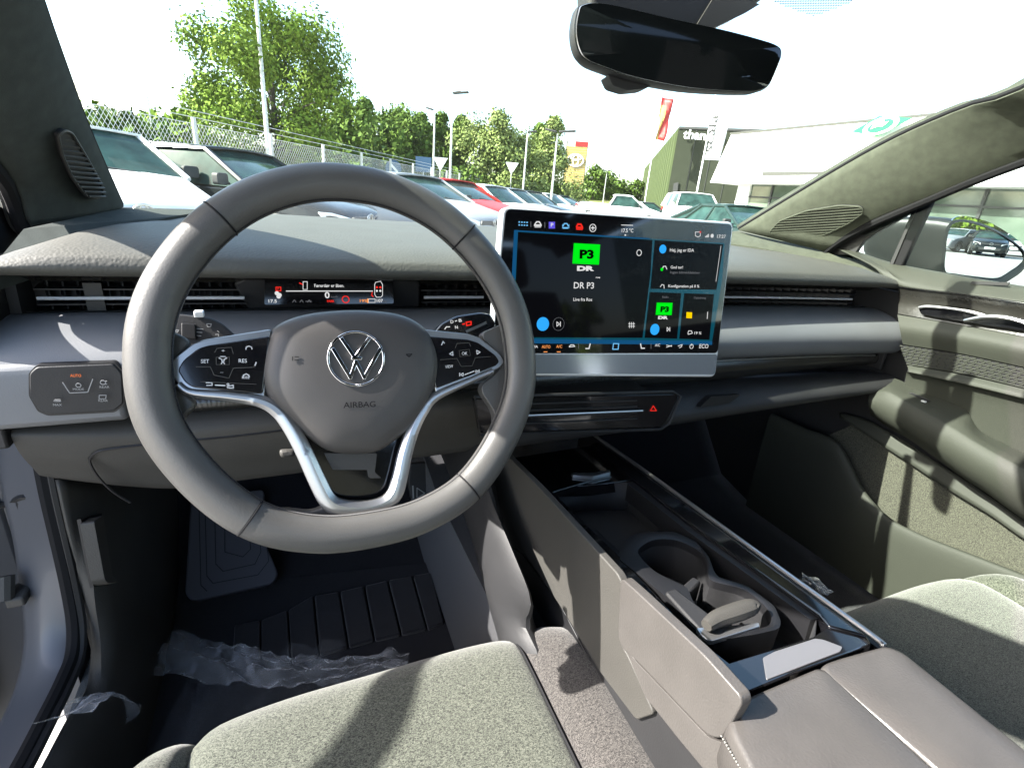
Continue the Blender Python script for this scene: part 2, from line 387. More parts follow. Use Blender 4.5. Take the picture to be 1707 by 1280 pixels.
# knee panel + centre + glovebox as one lower panel each
def kz(X,t):
    e=max(0,(-.60-X)/.14); return e**1.3*.06*t
dsurf('knee_panel',[(.222,.834),(.205,.833),(.192,.824),(.188,.81),(.196,.78),(.212,.748),(.228,.72),(.25,.712),(.34,.715),(.5,.74)],-.735,-.15,M['hard'],zf=kz)
KP=Plane((-.45,.203,.77),(1,0,0),(0,-.27,1))
mb=MB()
P=KP.pts([(218,833),(190,815),(165,790),(151,765),(158,753),(180,745),(260,735),(400,722),(560,702)],.0045)
mb.tube(cat(P,6),.0016,6); mb.build('panel_gap',M['black'],DA)
def gz(X,t): return t*.0+max(0,(X-.1)/.62)**1.5*.06*t
dsurf('glovebox',[(.222,.815),(.2,.813),(.168,.806),(.146,.79),(.142,.772),(.155,.758),(.2,.745),(.32,.73),(.5,.74)],.105,.732,M['dark'],zf=gz)
dsurf('centre_panel',[(.222,.834),(.19,.832),(.15,.828),(.139,.82),(.136,.79),(.14,.768),(.17,.755),(.3,.74),(.5,.74)],-.15,.10,M['dark'])
GH=Plane((.2,.14,.79),(1,0,0),(0,.15,1))
mb=MB(); GH.slab(mb,[(1165,679),(1185,661),(1235,657),(1215,672)],.001,.012,.003); mb.build('glovebox_handle',M['black'],DA)
# centre vent with hazard button
CVp=Plane((0,.132,.80),(1,0,0),(0,.12,1))
mb=MB(); CVp.slab(mb,[(790,664),(1128,656),(1130,664),(1112,700),(1098,712),(800,722)],.001,.012,.006); cv=mb.build('centre_vent',M['gloss'],DA,bevel=.0015)
mb=MB(); P=CVp.pts([(790,661),(1120,652),(1133,660),(1114,705),(1100,715),(800,725)],.002); mb.tube(P,.0025,6,closed=True); mb.build('vent_rim',M['dark'],cv)
mb=MB(); mb.tube(CVp.pts([(820,693),(1068,683)],.005),.0018,8); mb.build('vent_strip',M['silver'],cv)
mb=MB()
for k in range(4): CVp.line(mb,[(830,674+k*11),(1060,667+k*10)],.0018,.003,th=.002)
mb.build('vent_fins',M['dark'],cv)
mb=MB(); CVp.line(mb,[(1083,684),(1093,684),(1088,676)],.0012,.0022,True); mb.build('hazard_triangle',M['e_red'],cv)
# light switch panel
mb=MB(); mb.prism([V((-.741,y_,z_)) for y_,z_ in ((.215,.925),(.170,.918),(.1655,.905),(.1655,.855),(.172,.846),(.215,.846))],(.118,0,0)); mb.build('panel_surround',M['pad2'],DA,bevel=.006,bseg=3)
LP=Plane((-.67,.1645,.88),(1,0,0),(0,0,1))
mb=MB(); LP.slab(mb,[(48,622),(60,609),(192,604),(207,621),(208,673),(192,687),(80,693),(63,686),(48,660)],.0002,.01,.003); mb.build('panel_gap',M['black'],DA); mb=MB(); LP.slab(mb,[(50,622),(62,611),(190,606),(204,622),(206,672),(190,684),(82,690),(66,683),(50,660)],.0018,.01,.003)
lp=mb.build('light_switch_panel',M['dark'],DA,bevel=.0012)
def z4(x,y): return x*.34375,300+y*.34375
T=MB(); 
LP.text(T,'MODE',*z4(365,1008),z4(418,0)[0],3.6,.0068); LP.text(T,'REAR',*z4(493,998),z4(540,0)[0],3.6,.0068); LP.text(T,'REAR',*z4(487,1063),z4(532,0)[0],3.6,.0068); LP.text(T,'MAX',*z4(270,1083),z4(312,0)[0],3.6,.0068)
LP.line(T,[z4(315,972),z4(348,1022),z4(435,1018),z4(458,957)],.0008,.0068)
LP.ring(T,*z4(390,985),.0022,.0007,.0068,10); LP.ring(T,*z4(508,972),.0024,.0007,.0068,10); LP.line(T,[z4(518,965),z4(526,965)],.0007,.0068); LP.line(T,[z4(518,980),z4(526,980)],.0007,.0068)
LP.line(T,[z4(490,1033),z4(523,1033),z4(521,1050),z4(489,1050)],.0007,.0068,True); LP.line(T,[z4(272,1062),z4(275,1055),z4(302,1054),z4(305,1062)],.0007,.0068,True)
T.build('printed_symbols',M['printd'],lp,smooth=False)
T=MB(); LP.text(T,'AUTO',*z4(352,944),z4(405,0)[0],4.5,.0068,bold=.02); T.build('lit_lettering',em('lamp_orange',(1,.25,.08),.16),lp,smooth=False)
# ---- infotainment screen
SP=Plane((0,.118,.98),(1,0,0),(0,.17,1))
TS=thing('touchscreen','wide free-standing touchscreen showing radio and climate icons, silver framed','touchscreen',SP.pt(1025,480))
def sc_slab(name,l,o,th,m,r,par=TS,bev=0):
    mb=MB(); P=SP.pts(l,o); 
    if r: P=rpoly(P,r,5)
    mb.prism(P,-SP.n*th); return mb.build(name,m,par,bevel=bev)
def z6(x,y): return 830+x*.2422,330+y*.2422
sc_slab('frame',[(838,344),(1223.5,370.5),(1192.5,628.5),(814,626)],0,.014,M['wmetal'],.011,bev=.002)
dsp=sc_slab('display',[(843,348.5),(1219.5,374.5),(1195.5,588.5),(820,589)],.0012,.004,M['disp'],.008)
M['slider']=mat('slider_glass',(.42,.47,.52),.12,metal=.7)
sc_slab('slider_bar',[(819,591),(1195,590.5),(1190.5,624),(817,622)],.0012,.004,M['slider'],.005)
mb=MB(); mb.box(SP.pt(1025,500,-.055),(.2,.05,.12)); mb.build('mount',M['black'],TS,bevel=.01)
class Multi:
    def __init__(s,name): s.l=[(name if name in('tile','station_logo','play_button','wallpaper_edge') else name+'_icons',MB())]; s.c=s.l[0][1]; s.n=name
    def add(s,v,f): s.c.add(v,f); return s
    def prism(s,p,o): s.c.prism(p,o); return s
    def begin(s,nm=None): s.c=MB(); s.l.append((nm or s.n,s.c))
    def end(s): s.c=s.l[0][1]
def ui(name,mk,fn,o=.0016):
    T=Multi(name); fn(T)
    for n_,m_ in T.l:
        if m_.v: m_.build(n_ if len(T.l)>1 else name,M[mk],dsp,smooth=False)
def poly(T,l,o=.0017): SP.slab(T,[z6(*p) for p in l],o,.0003)
def rect(T,a,b,c,d,o=.0017): poly(T,[(a,b),(c,b),(c,d),(a,d)],o)
def ln(T,l,w=.0008,cl=False,o=.0022): SP.line(T,[z6(*p) for p in l],w,o,cl,.0003)
def tx(T,t,x0,y0,x1,h,o=.0022,b=.012):
    T.begin(); SP.text(T,t,*z6(x0,y0),z6(x1,0)[0],h*.2422,o,y1=z6(0,y0+(x1-x0)*.01)[1],bold=b,ext=.0001); T.end()
def f(T):
    poly(T,[(108,225),(1555,312),(1540,560),(1470,985),(90,965)],.0014)
M['e_bgt']=em('display_backdrop',(.004,.11,.17),.12,.22,.05)
ui('wallpaper','e_bgt',f)
def f(T):
    poly(T,[(108,222),(135,222),(115,600),(90,600)],.0016); T.begin(); poly(T,[(108,222),(1040,278),(1040,286),(108,232)],.0016); T.begin(); poly(T,[(230,968),(1470,985),(1470,1010),(230,1000)],.0016)
ui('wallpaper_edge','e_dblue',f)
def f(T):
    poly(T,[(135,236),(1058,290),(1045,520),(990,962),(95,958),(92,700),(118,600)],.0018); T.begin()
    poly(T,[(1075,292),(1545,320),(1530,430),(1498,632),(1045,626)],.0018); T.begin()
    poly(T,[(1040,648),(1256,655),(1228,968),(1005,962)],.0018); T.begin(); poly(T,[(1278,656),(1482,662),(1450,975),(1243,968)],.0018)
ui('tile','e_dim',f)
def f(T): 
    poly(T,[(518,312),(698,322),(690,460),(508,452)],.0020); T.begin(); poly(T,[(1088,720),(1196,722),(1190,806),(1080,804)],.0020)
ui('station_logo','e_green',f)
def f(T): tx(T,'P3',555,415,652,55,.0024,.05); tx(T,'P3',1110,782,1168,34,.0024,.05)
ui('logo_lettering','ink',f)
def f(T):
    tx(T,'DR',538,500,656,30,b=.06); tx(T,'DR',1095,832,1164,19,b=.06); tx(T,'DR P3',516,622,654,42); tx(T,'Live fra Ros',513,708,642,21)
    tx(T,'17.5 °C',845,238,925,25); tx(T,'17:27',1500,277,1560,22); tx(T,'FM',668,553,696,9)
    tx(T,'Hej, jeg er IDA',1176,370,1342,22); tx(T,'God tur!',1181,486,1266,19); tx(T,'Konfiguration på 0 %',1165,615,1378,19)
    tx(T,'19 %',1344,937,1392,18); tx(T,'ECO',1378,1032,1440,28); tx(T,'IMA',228,1030,270,18); tx(T,'A/C',1074,1020,1108,18)
    ln(T,[(845,188),(922,190)],.0009); rect(T,866,252,876,262,.0022)
    SP.ring(T,*z6(648,208),.0049,.0008,.0022); ln(T,[(636,208),(660,208)],.0012); ln(T,[(648,197),(648,220)],.0012)
    SP.ring(T,*z6(966,378),.0040,.0010,.0022); SP.ring(T,*z6(1327,1021),.0034,.0007,.0022); ln(T,[(1327,1002),(1327,1015)],.0008)
    for c in (413,): ln(T,[(c-12,852),(c-12,882),(c+6,867)],.0009,True); ln(T,[(c+12,852),(c+12,882)],.001)
    ln(T,[(1158,890),(1158,916),(1172,903)],.0009,True); ln(T,[(1177,890),(1177,916)],.001); ln(T,[(205,852),(205,882),(192,867)],.0009,True)
    for k in (900,914,928): ln(T,[(k,855),(k,893)],.0008)
    for k in (865,882): ln(T,[(893,k),(936,k)],.0008)
    ln(T,[(1437,785),(1434,830)],.0012); ln(T,[(1528,332),(1494,575)],.0006)
    ln(T,[(250,182),(262,166),(280,166),(290,182)],.0014); ln(T,[(248,190),(292,190)],.0022); ln(T,[(250,202),(290,202)],.001)
    ln(T,[(1352,236),(1386,236),(1386,262),(1370,270),(1352,262)],.0009,True); 
    for k in range(4): ln(T,[(1422+k*7,271),(1422+k*7,266-k*5)],.0012)
    SP.disc(T,*z6(1468,262),.0028,.0022,12)
    ln(T,[(600,1035),(622,1035),(630,1003)],.0016); ln(T,[(1003,1033),(982,1033),(976,1003)],.0016)
    ln(T,[(487,1020),(497,1010),(515,1010),(524,1020),(487,1024)],.0011,True)
    ln(T,[(1155,1012),(1190,1020)],.001); ln(T,[(1155,1026),(1190,1014)],.001); ln(T,[(1235,1018),(1262,1008),(1258,1022),(1244,1030)],.001)
    ln(T,[(1302,930),(1306,914),(1326,914),(1332,930),(1304,938)],.001,True)
    ln(T,[(1112,612),(1122,596),(1136,600),(1138,622)],.001); ln(T,[(1126,490),(1132,472),(1148,470),(1156,490)],.0012)
ui('lettering','e_white',f)
def f(T): tx(T,'Ingen bilmeddelelser',1178,520,1384,16); tx(T,'Radio',1124,688,1168,13); tx(T,'Opladning',1340,693,1424,13); ln(T,[(222,165),(222,200)],.0007); ln(T,[(318,170),(318,205)],.0007); ln(T,[(550,1002),(550,1035)],.0006); ln(T,[(1048,1002),(1048,1035)],.0006); SP.ring(T,*z6(413,867),.0088,.0004,.002); rect(T,886,254,892,260,.0022)
ui('grey_lettering','e_grey',f)
def f(T):
    SP.disc(T,*z6(305,867),.0092,.0022,28); T.begin(); SP.disc(T,*z6(1074,904),.0083,.0022,28); T.begin('assistant_icon'); SP.disc(T,*z6(1129,353),.0062,.0022,22)
ui('play_button','e_blue',f)
def f(T):
    for i in range(4):
        for j in range(2): 
            x,y=138+i*18,163+j*20+i*1; rect(T,x,y,x+9,y+9,.0022)
    ln(T,[(790,1001),(826,1002),(822,1040),(785,1040)],.0013,True); ln(T,[(443,196),(452,178),(470,178),(480,196)],.0013); ln(T,[(446,208),(476,208)],.002)
    ln(T,[(440,184),(440,210)],.0006); ln(T,[(484,184),(484,210)],.0006)
ui('app_icons','e_lblue',f)
def f(T): ln(T,[(536,200),(546,182),(566,184),(576,202)],.0022); ln(T,[(538,206),(576,207)],.003); ln(T,[(536,218),(576,219)],.0012); SP.disc(T,*z6(1386,236),.0014,.0025,8)
ui('service_icon','e_red',f)
def f(T): rect(T,346,166,388,212,.0020)
ui('parking_icon','e_purple',f)
def f(T): tx(T,'P',358,200,376,26,.0025)
ui('parking_lettering','e_white',f)
def f(T): poly(T,[(1292,785),(1330,787),(1328,828),(1290,826)],.0022)
ui('charge_bar','e_yellow',f)
def f(T): tx(T,'AUTO',296,1032,355,20); tx(T,'A/C',396,1030,436,20); ln(T,[(312,1058),(334,1058)],.0011); ln(T,[(403,1058),(425,1058)],.0011)
ui('climate_lettering','e_orange',f)
def f(T): SP.disc(T,*z6(1122,492),.0024,.0024,10)
ui('status_dot','e_green',f)
# ---- steering wheel
WT=R(22); W0=V((-.392,0,.960)); WP=Plane(W0,(1,0,0),(0,math.sin(WT),math.cos(WT)))
SW=thing('steering_wheel','grey leather steering wheel with flattened bottom and silver spokes','steering wheel',W0)
half=[(0,.1695),(.045,.1635),(.09,.1425),(.128,.107),(.1555,.062),(.1665,.015),(.163,-.04),(.137,-.092),(.098,-.134),(.05,-.155),(0,-.160)]
pth=[V((a+.002,b,0)) for a,b in half]+[V((-a+.002,b,0)) for a,b in half[-2:0:-1]]
loop=cat(pth,12,True)
RC=[WP.pp(p.x,p.y,.004) for p in loop]; NR=len(RC)
def rimsec(mb,idx,g=1.0,n=20,cap=True):
    rows=[]
    for i in idx:
        p=RC[i%NR]; t=(RC[(i+1)%NR]-RC[(i-1)%NR]).normalized(); q=t.cross(WP.n).normalized()
        rows.append([p+q*(.0174*g*math.cos(2*PI*k/n))+WP.n*(.0150*g*math.sin(2*PI*k/n)) for k in range(n)])
    mb.loft(rows,True,cap)
def nearest(px,py):
    t=WP.pt(px,py); return min(range(NR),key=lambda i:(RC[i]-t).length)
seams=sorted([nearest(352,352),nearest(775,392),nearest(410,875),nearest(770,805)])
rim=None
mb=MB()
for a,b in zip(seams,seams[1:]+[seams[0]+NR]):
    idx=list(range(a,b+1)); rimsec(mb,idx)
mbg=MB(); rimsec(mbg,list(range(NR+1)),.94,cap=False)
rim=mb.build('rim',M['leather'],SW,bevel=.0012,fix=False)
mbg.build('rim_core',M['rubber'],rim)
for a in seams:     # open a hairline at each join
    for c in range(a,a+1):
        mb=MB(); p=RC[a]; t=(RC[(a+1)%NR]-RC[(a-1)%NR]).normalized(); q=t.cross(WP.n).normalized()
        mb.tube([p+q*(.0175*math.cos(2*PI*k/24))+WP.n*(.0151*math.sin(2*PI*k/24)) for k in range(24)],.0007,5,closed=True)
        mb.build('seam',M['rubber'],rim)
mb=MB()     # inner stitching
for k in range(0,NR*3):
    i=k//3; fr=(k%3)/3; p=RC[i].lerp(RC[(i+1)%NR],fr); t=(RC[(i+1)%NR]-RC[i-1]).normalized(); q=t.cross(WP.n).normalized()
    if q.dot(W0-p)<0: q=-q
    c=p+q*.0170+WP.n*.0035; mb.tube([c-t*.0013+WP.n*.0012,c+q*.0005,c+t*.0013-WP.n*.0012],.00045,4)
mb.build('stitching',M['dstitch'],rim)
# hub
hub_o=[(592,515),(555,516.5),(516,521),(480,531),(455,546),(443,568),(436,600),(434,628),(441,655),(460,680),(487,705),(515,731),(543,750),(572,757),(610,757),(637,751),(665,732),(695,705),(715,675),(728,645),(734,618),(733,592),(726,568),(714,549),(690,531),(660,521),(626,516.5)]
def hubrows(o_,offs,nseg=96):
    base=resamp(cat(WP.pts(o_,-.008),6,True),nseg,True); c=WP.pt(590,625,-.008)
    return [[c+(p-c)*s+WP.n*h for p in base] for s,h in offs]
mb=MB(); rows=hubrows(hub_o,[(1,-.03),(1,.0),(.99,.004),(.96,.0085),(.90,.0125),(.8,.0155),(.65,.0178),(.45,.019),(.2,.0195),(.01,.0195)])
mb.loft(rows,True,True)
hub=mb.build('airbag_cover',M['hub'],SW)
HP=Plane(WP.pp(0,0,.0105),WP.u,WP.v)
T=MB()
HP.ring(T,594,598,.0250,.0022,.0022,40,th=.003); 
def hz5(l): return [z5(*p) for p in l]
HP.line(T,hz5([(797,345),(857,432),(920,345)]),.0036,.0026,th=.003); HP.line(T,hz5([(757,392),(836,522),(862,448),(900,522),(972,392)]),.0036,.0026,th=.003); HP.line(T,hz5([(845,434),(884,434)]),.0028,.0026,th=.003)
T.build('emblem',M['chrome'],hub,bevel=.0005)
T=MB(); HP.text(T,'AIRBAG',*z5(805,661),z5(952,0)[0],9.5,.0006,y1=z5(0,655)[1],bold=.006,ext=.0006); T.build('embossed_lettering',M['rubber'],hub)
T=MB(); HP.line(T,hz5([(572,426),(572,443)]),.0006,.0004); HP.line(T,hz5([(582,426),(600,426)]),.0006,.0004); HP.line(T,hz5([(582,441),(600,441)]),.0006,.0004); T.build('horn_mark',M['rubber'],hub); T=MB(); HP.line(T,hz5([(1093,415),(1120,413),(1106,426)]),.0006,.0004,True); T.build('horn_mark',M['rubber'],hub)
# spokes
SPo=-.004
def wslab(name,l,o,th,m,r,par=SW,bev=.001):
    mb=MB(); WP.slab(mb,l,o,th,r); return mb.build(name,M[m],par,bevel=bev)
wslab('spoke_web',[(238,545),(290,552),(318,568),(300,590),(286,618),(300,650),(330,672),(300,700),(285,760),(235,690)],SPo-.001,.014,'leather',.012,bev=.004)
wslab('spoke_web',[(872,520),(850,535),(800,556),(830,585),(845,603),(828,625),(800,645),(830,690),(828,720),(860,640)],SPo-.001,.014,'leather',.012,bev=.004)
wslab('spoke_web',[(395,862),(470,850),(520,856),(548,842),(600,856),(660,842),(700,850),(740,820),(770,815),(700,878),(600,895),(500,895)],SPo-.001,.014,'leather',.012,bev=.004)
wslab('left_trim',[(279,618),(290,596),(320,573),(338,566),(452,548),(440,668),(315,655),(296,640)],SPo+.0025,.012,'silver',.003)
wslab('right_trim',[(700,548),(780,556),(800,562),(833,588),(842,603),(835,612),(815,622),(728,658)],SPo+.0025,.012,'silver',.003)
bl=wslab('button_panel',[(296,617),(306,600),(330,581),(346,576),(450,560),(438,657),(322,646),(308,637)],SPo+.0045,.01,'gloss',.003)
br_=wslab('button_panel',[(706,560),(780,566),(797,571),(826,592),(833,603),(826,610),(808,617),(726,648)],SPo+.0045,.01,'gloss',.003)
wslab('lower_infill',[(470,675),(560,735),(640,735),(712,665),(668,800),(650,836),(575,842),(546,820),(505,740)],-.018,.006,'gloss',.004)
wslab('column_cover',[(541,757),(632,757),(628,790),(640,800),(618,800),(616,786),(556,786)],-.012,.012,'hard',.002)
P=WP.pts([(296,640),(318,654),(380,660),(432,668),(462,684),(484,712),(506,752),(528,800),(546,834),(566,847),(604,850),(640,842),(659,824),(668,796),(677,755),(690,715),(707,683),(728,660),(780,636),(822,618)],SPo+.001)
mb=MB(); P=cat(P,6); rows=[]
for i,p in enumerate(P):
    t=(P[min(i+1,len(P)-1)]-P[max(i-1,0)]).normalized(); q=t.cross(WP.n).normalized(); s=i/(len(P)-1); wd=.0035+.0045*math.sin(PI*min(1,max(0,(s-.05)/.9)))**.7
    hh=.005
    rows.append([p+q*wd-WP.n*hh,p+q*wd+WP.n*.002,p+q*wd*.35+WP.n*hh,p-q*wd*.35+WP.n*hh,p-q*wd+WP.n*.001,p-q*wd-WP.n*hh])
mb.loft(rows,True,True); mb.build('lower_trim',M['silver'],SW,bevel=.0006)
T=MB(); BP=Plane(WP.pp(0,0,SPo+.0045),WP.u,WP.v)
def bt(t,x0,y0,x1,h,sl=0): BP.text(T,t,*z5(x0,y0),z5(x1,0)[0],h,.0008,y1=z5(0,y0+sl)[1],bold=.01,ext=.0001)
bt('SET',152,455,190,6.2); bt('RES',325,453,363,6.2); bt('MODE',340,527,374,4.2); bt('+',246,404,262,4); bt('-',240,500,255,2)
def bl_(l,w=.0008,c=False): BP.line(T,hz5(l),w,.0008,c,.0003)
bl_([(235,433),(243,425),(262,425),(270,433),(258,438),(258,446),(248,446),(248,438)],.0008,True); bl_([(245,458),(252,448),(260,458)],.0008)
for a in ((358,377),(345,505)):
    bl_([(a[0],a[1]+15),(a[0]+2,a[1]+5),(a[0]+14,a[1]),(a[0]+26,a[1]+5),(a[0]+28,a[1]+14)],.0009)
bl_([(176,545),(203,545),(203,557),(178,557)],.0008); bl_([(218,556),(262,558)],.001); bl_([(272,562),(300,556),(300,570),(274,568)],.0009,True); bl_([(276,548),(276,558)],.0008); bl_([(270,553),(282,553)],.0008)
bl_([(405,452),(400,466)],.0010)
T.build('printed_symbols',M['print'],bl,smooth=False)
T=MB()
bl_([(130,472),(195,472),(212,510),(280,524),(300,478),(400,474)],.0006); bl_([(215,405),(225,388),(292,383),(300,412)],.0006); bl_([(222,428),(282,428),(282,462),(222,462)],.0005,True); bl_([(150,540),(405,552)],.0005)
T.build('button_gap',M['hard'],bl,smooth=False)
T=MB(); bt('OK',1348,418,1374,5.0,-1); bt('VIEW',1272,479,1308,5.0,-3)
bl_([(1306,403),(1292,413),(1307,420)],.0008,True); bl_([(1416,397),(1432,405),(1418,414)],.0008,True); bl_([(1338,500),(1338,515)],.0009); bl_([(1354,500),(1342,508),(1354,515)],.0008,True); bl_([(1362,508),(1404,492)],.0009); bl_([(1412,488),(1424,492),(1412,500)],.0008,True); bl_([(1427,485),(1427,499)],.0009); bl_([(1255,372),(1262,356),(1268,364)],.0009)
T.build('printed_symbols',M['print'],br_,smooth=False)
T=MB(); bl_([(1250,440),(1325,434),(1345,470),(1395,468),(1410,430),(1480,425)],.0006); bl_([(1336,398),(1382,392),(1388,420),(1340,426)],.0005,True); bl_([(1318,385),(1326,365),(1382,362),(1388,378)],.0006)
T.build('button_gap',M['hard'],br_,smooth=False)
# ---- column, stalks
CO=thing('steering_column','dark shroud of the steering column behind the wheel','steering column',(-.39,.1,.93))
mb=MB(); rows=[]
ax=V((0,math.cos(WT),-math.sin(WT)))
for s,a,b in ((.035,.055,.05),(.05,.06,.055),(.11,.062,.058),(.2,.055,.055)):
    c=W0+ax*s; rows.append([c+V((1,0,0))*(a*math.cos(t))+WP.v*(b*(abs(math.sin(t))**.7)*(1 if math.sin(t)>0 else -1)) for t in [2*PI*k/24 for k in range(24)]])
mb.loft(rows,True,True); mb.build('shroud',M['dark'],CO)
mb=MB(); mb.box(W0+ax*.09-WP.v*.066,(.055,.05,.02)); mb.build('lower_shroud',M['hard'],CO,bevel=.006)
mb=MB(); mb.prism(WP.pts([(462,758),(494,757),(492,772),(466,774)],-.06),WP.n*.012); mb.build('adjust_lever',M['hard'],CO,bevel=.003)
SL=Plane(W0+ax*.055,(1,0,0),WP.v)
st=thing('wiper_stalk','dark stalk with wiper symbols behind the left of the wheel','stalk',SL.pt(340,545))
mb=MB(); SL.slab(mb,[(286,524),(300,523),(352,530),(372,540),(392,558),(400,572),(450,600),(450,625),(290,575)],.0,.014,.003); s1=mb.build('lever',M['dark'],st,bevel=.003)
mb=MB(); SL.slab(mb,[(303,539),(326,541),(327,566),(303,563)],.0025,.004,.001); mb.build('wheel_switch',M['black'],st,bevel=.001)
mb=MB(); mb.box(SL.pt(332,523,0),(.008,.008,.006)); mb.build('tip_switch',M['wmetal'],st,bevel=.001)
T=MB()
def sl_(l,w=.0007,c=False): SL.line(T,[z4(*p) for p in l],w,.0008,c,.0003)
sl_([(1003,698),(1025,698),(1022,712),(1006,712)],.0007,True); sl_([(848,728),(868,728),(860,740)],.0007,True); sl_([(955,722),(985,724)]); sl_([(955,738),(980,740)]); sl_([(955,755),(975,757)]); sl_([(1045,750),(1060,748),(1060,758)],.0007); sl_([(1055,732),(1062,738)],.0007)
T.build('printed_symbols',M['printd'],s1,smooth=False)
gs=thing('gear_selector','glossy gear selector stalk with lit letters behind the right of the wheel','gear selector',SL.pt(780,540))
mb=MB(); SL.slab(mb,[(722,556),(735,540),(760,527),(800,521),(818,524),(828,545),(800,562),(740,575),(690,590),(690,565)],.002,.02,.004); g1=mb.build('lever',M['gloss'],gs,bevel=.003)
T=MB()
def g_(t,x0,y0,x1,h): SL.text(T,t,*z5(x0,y0),z5(x1,0)[0],h,.0026,y1=z5(0,y0-1)[1],bold=.015)
g_('D',1294,274,1308,5); g_('B',1332,268,1346,5); g_('N',1315,299,1328,5); SL.line(T,[z5(1316,264),z5(1322,262)],.001,.0028); SL.line(T,[z5(1268,300),z5(1275,290),z5(1290,290)],.001,.0028); T.build('lit_letters',M['e_white'],g1,smooth=False)
T=MB(); SL.line(T,[z5(1366,269),z5(1388,266),z5(1388,280),z5(1368,284)],.0014,.0028,True); SL.line(T,[z5(1350,278),z5(1358,276)],.0015,.0028); T.build('park_symbol',M['e_red'],g1,smooth=False)
T=MB(); SL.line(T,[z5(1370,310),z5(1455,272)],.003,.003,th=.003); T.build('silver_edge',M['silver'],g1)
# ---- windshield, pillars, roof
WL=[at(205,345,X=-.69),at(150,220,X=-.673),at(105,100,X=-.658),at(70,0,X=-.645),V((-.61,.06,1.345)),V((-.57,-.12,1.415))]
WR=[at(1232,384,X=.66),at(1440,260,X=.64),at(1600,185,X=.61),at(1707,150,X=.59)]
WR.append(V((.565,-.12,1.415)))
hz_=1.43
def ext(Lst,z=1.425):
    a,b=Lst[-2],Lst[-1]; return
mb=MB(); rows=[]
cl=curv(WL,14); crr=curv(WR,14)
for a,b in zip(cl,crr):
    a=a+V((-.05,.03,.02)); b=b+V((.05,.03,.02)); r=[]
    for i in range(21):
        s=i/20; p=a.lerp(b,s); q=4*s*(1-s); r.append(p+V((0,.16*q,.035*q)))
    rows.append(r)
# carry the sheet down behind the dashboard
r0=[p+V((0,.30,-.10)) for p in rows[0]]
mb.loft([r0]+rows); ws=mb.build('windshield',M['wglass'],ang=0,loc=(0,.5,1.2)); tag(ws,'large clear windshield above the dashboard','windshield')
FR=Plane(at(1365,14,Y=.16),(1,0,0),(0,-1,.42))
mb=MB()
for j in range(11):
    y=-14+j*4.1; hw=(1-(max(0,j-1)/9.)**1.5)*78+4
    n=int(hw*2/4.2)
    for i in range(n):
        x=1358+(i-n/2)*4.2+(j%2)*2.1; FR.disc(mb,x,y-(x-1358)*.01,.0014,0,5,.0004)
fr=mb.build('dot_pattern',M['black'],ws,smooth=False)
def pillar(name,label,W_,D_,m,loc):
    t=thing(name,label,'pillar',loc)
    n=24; a=curv(W_,n); b=curv(D_,n); rows=[]
    for p,q in zip(a,b):
        d=(q-p); nn=V((-1 if p.x>0 else 1,-.35,.12)).normalized(); o=V((.02 if p.x>0 else -.02,.03,.01))
        rows.append([p+o*1.0,p,p.lerp(q,.12)+nn*.006,p.lerp(q,.35)+nn*.011,p.lerp(q,.65)+nn*.010,p.lerp(q,.9)+nn*.005,q,q+V((.03 if p.x>0 else -.03,0.012,0))])
    mb=MB(); mb.loft(rows); mb.build('trim',m,t,ang=50,solid=.003,soff=0)
    mb=MB(); mb.tube([p+V((.004 if p.x>0 else -.004,.004,.004)) for p in a],.005,6); mb.build('edge_seal',M['rubber'],t)
    return t,a,b
DL=[V((-.755,.43,1.02)),at(52,372,X=-.75),at(35,320,X=-.745),at(0,262,X=-.735),V((-.71,.07,1.245)),V((-.66,-.20,1.36))]
tL,_,_=pillar('driver_windshield_pillar','shaded cloth-covered windshield pillar with ribbed speaker grille, left of the steering wheel',WL[:1]+WL,DL,M['pilL'],(-.68,.3,1.15))
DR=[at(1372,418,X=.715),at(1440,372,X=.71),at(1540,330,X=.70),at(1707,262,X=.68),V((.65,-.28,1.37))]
tR,_,_=pillar('passenger_windshield_pillar','sunlit grey-green cloth-covered windshield pillar with speaker grille, above the passenger end of the dashboard',WR,DR,M['pil'],(.68,.3,1.15))
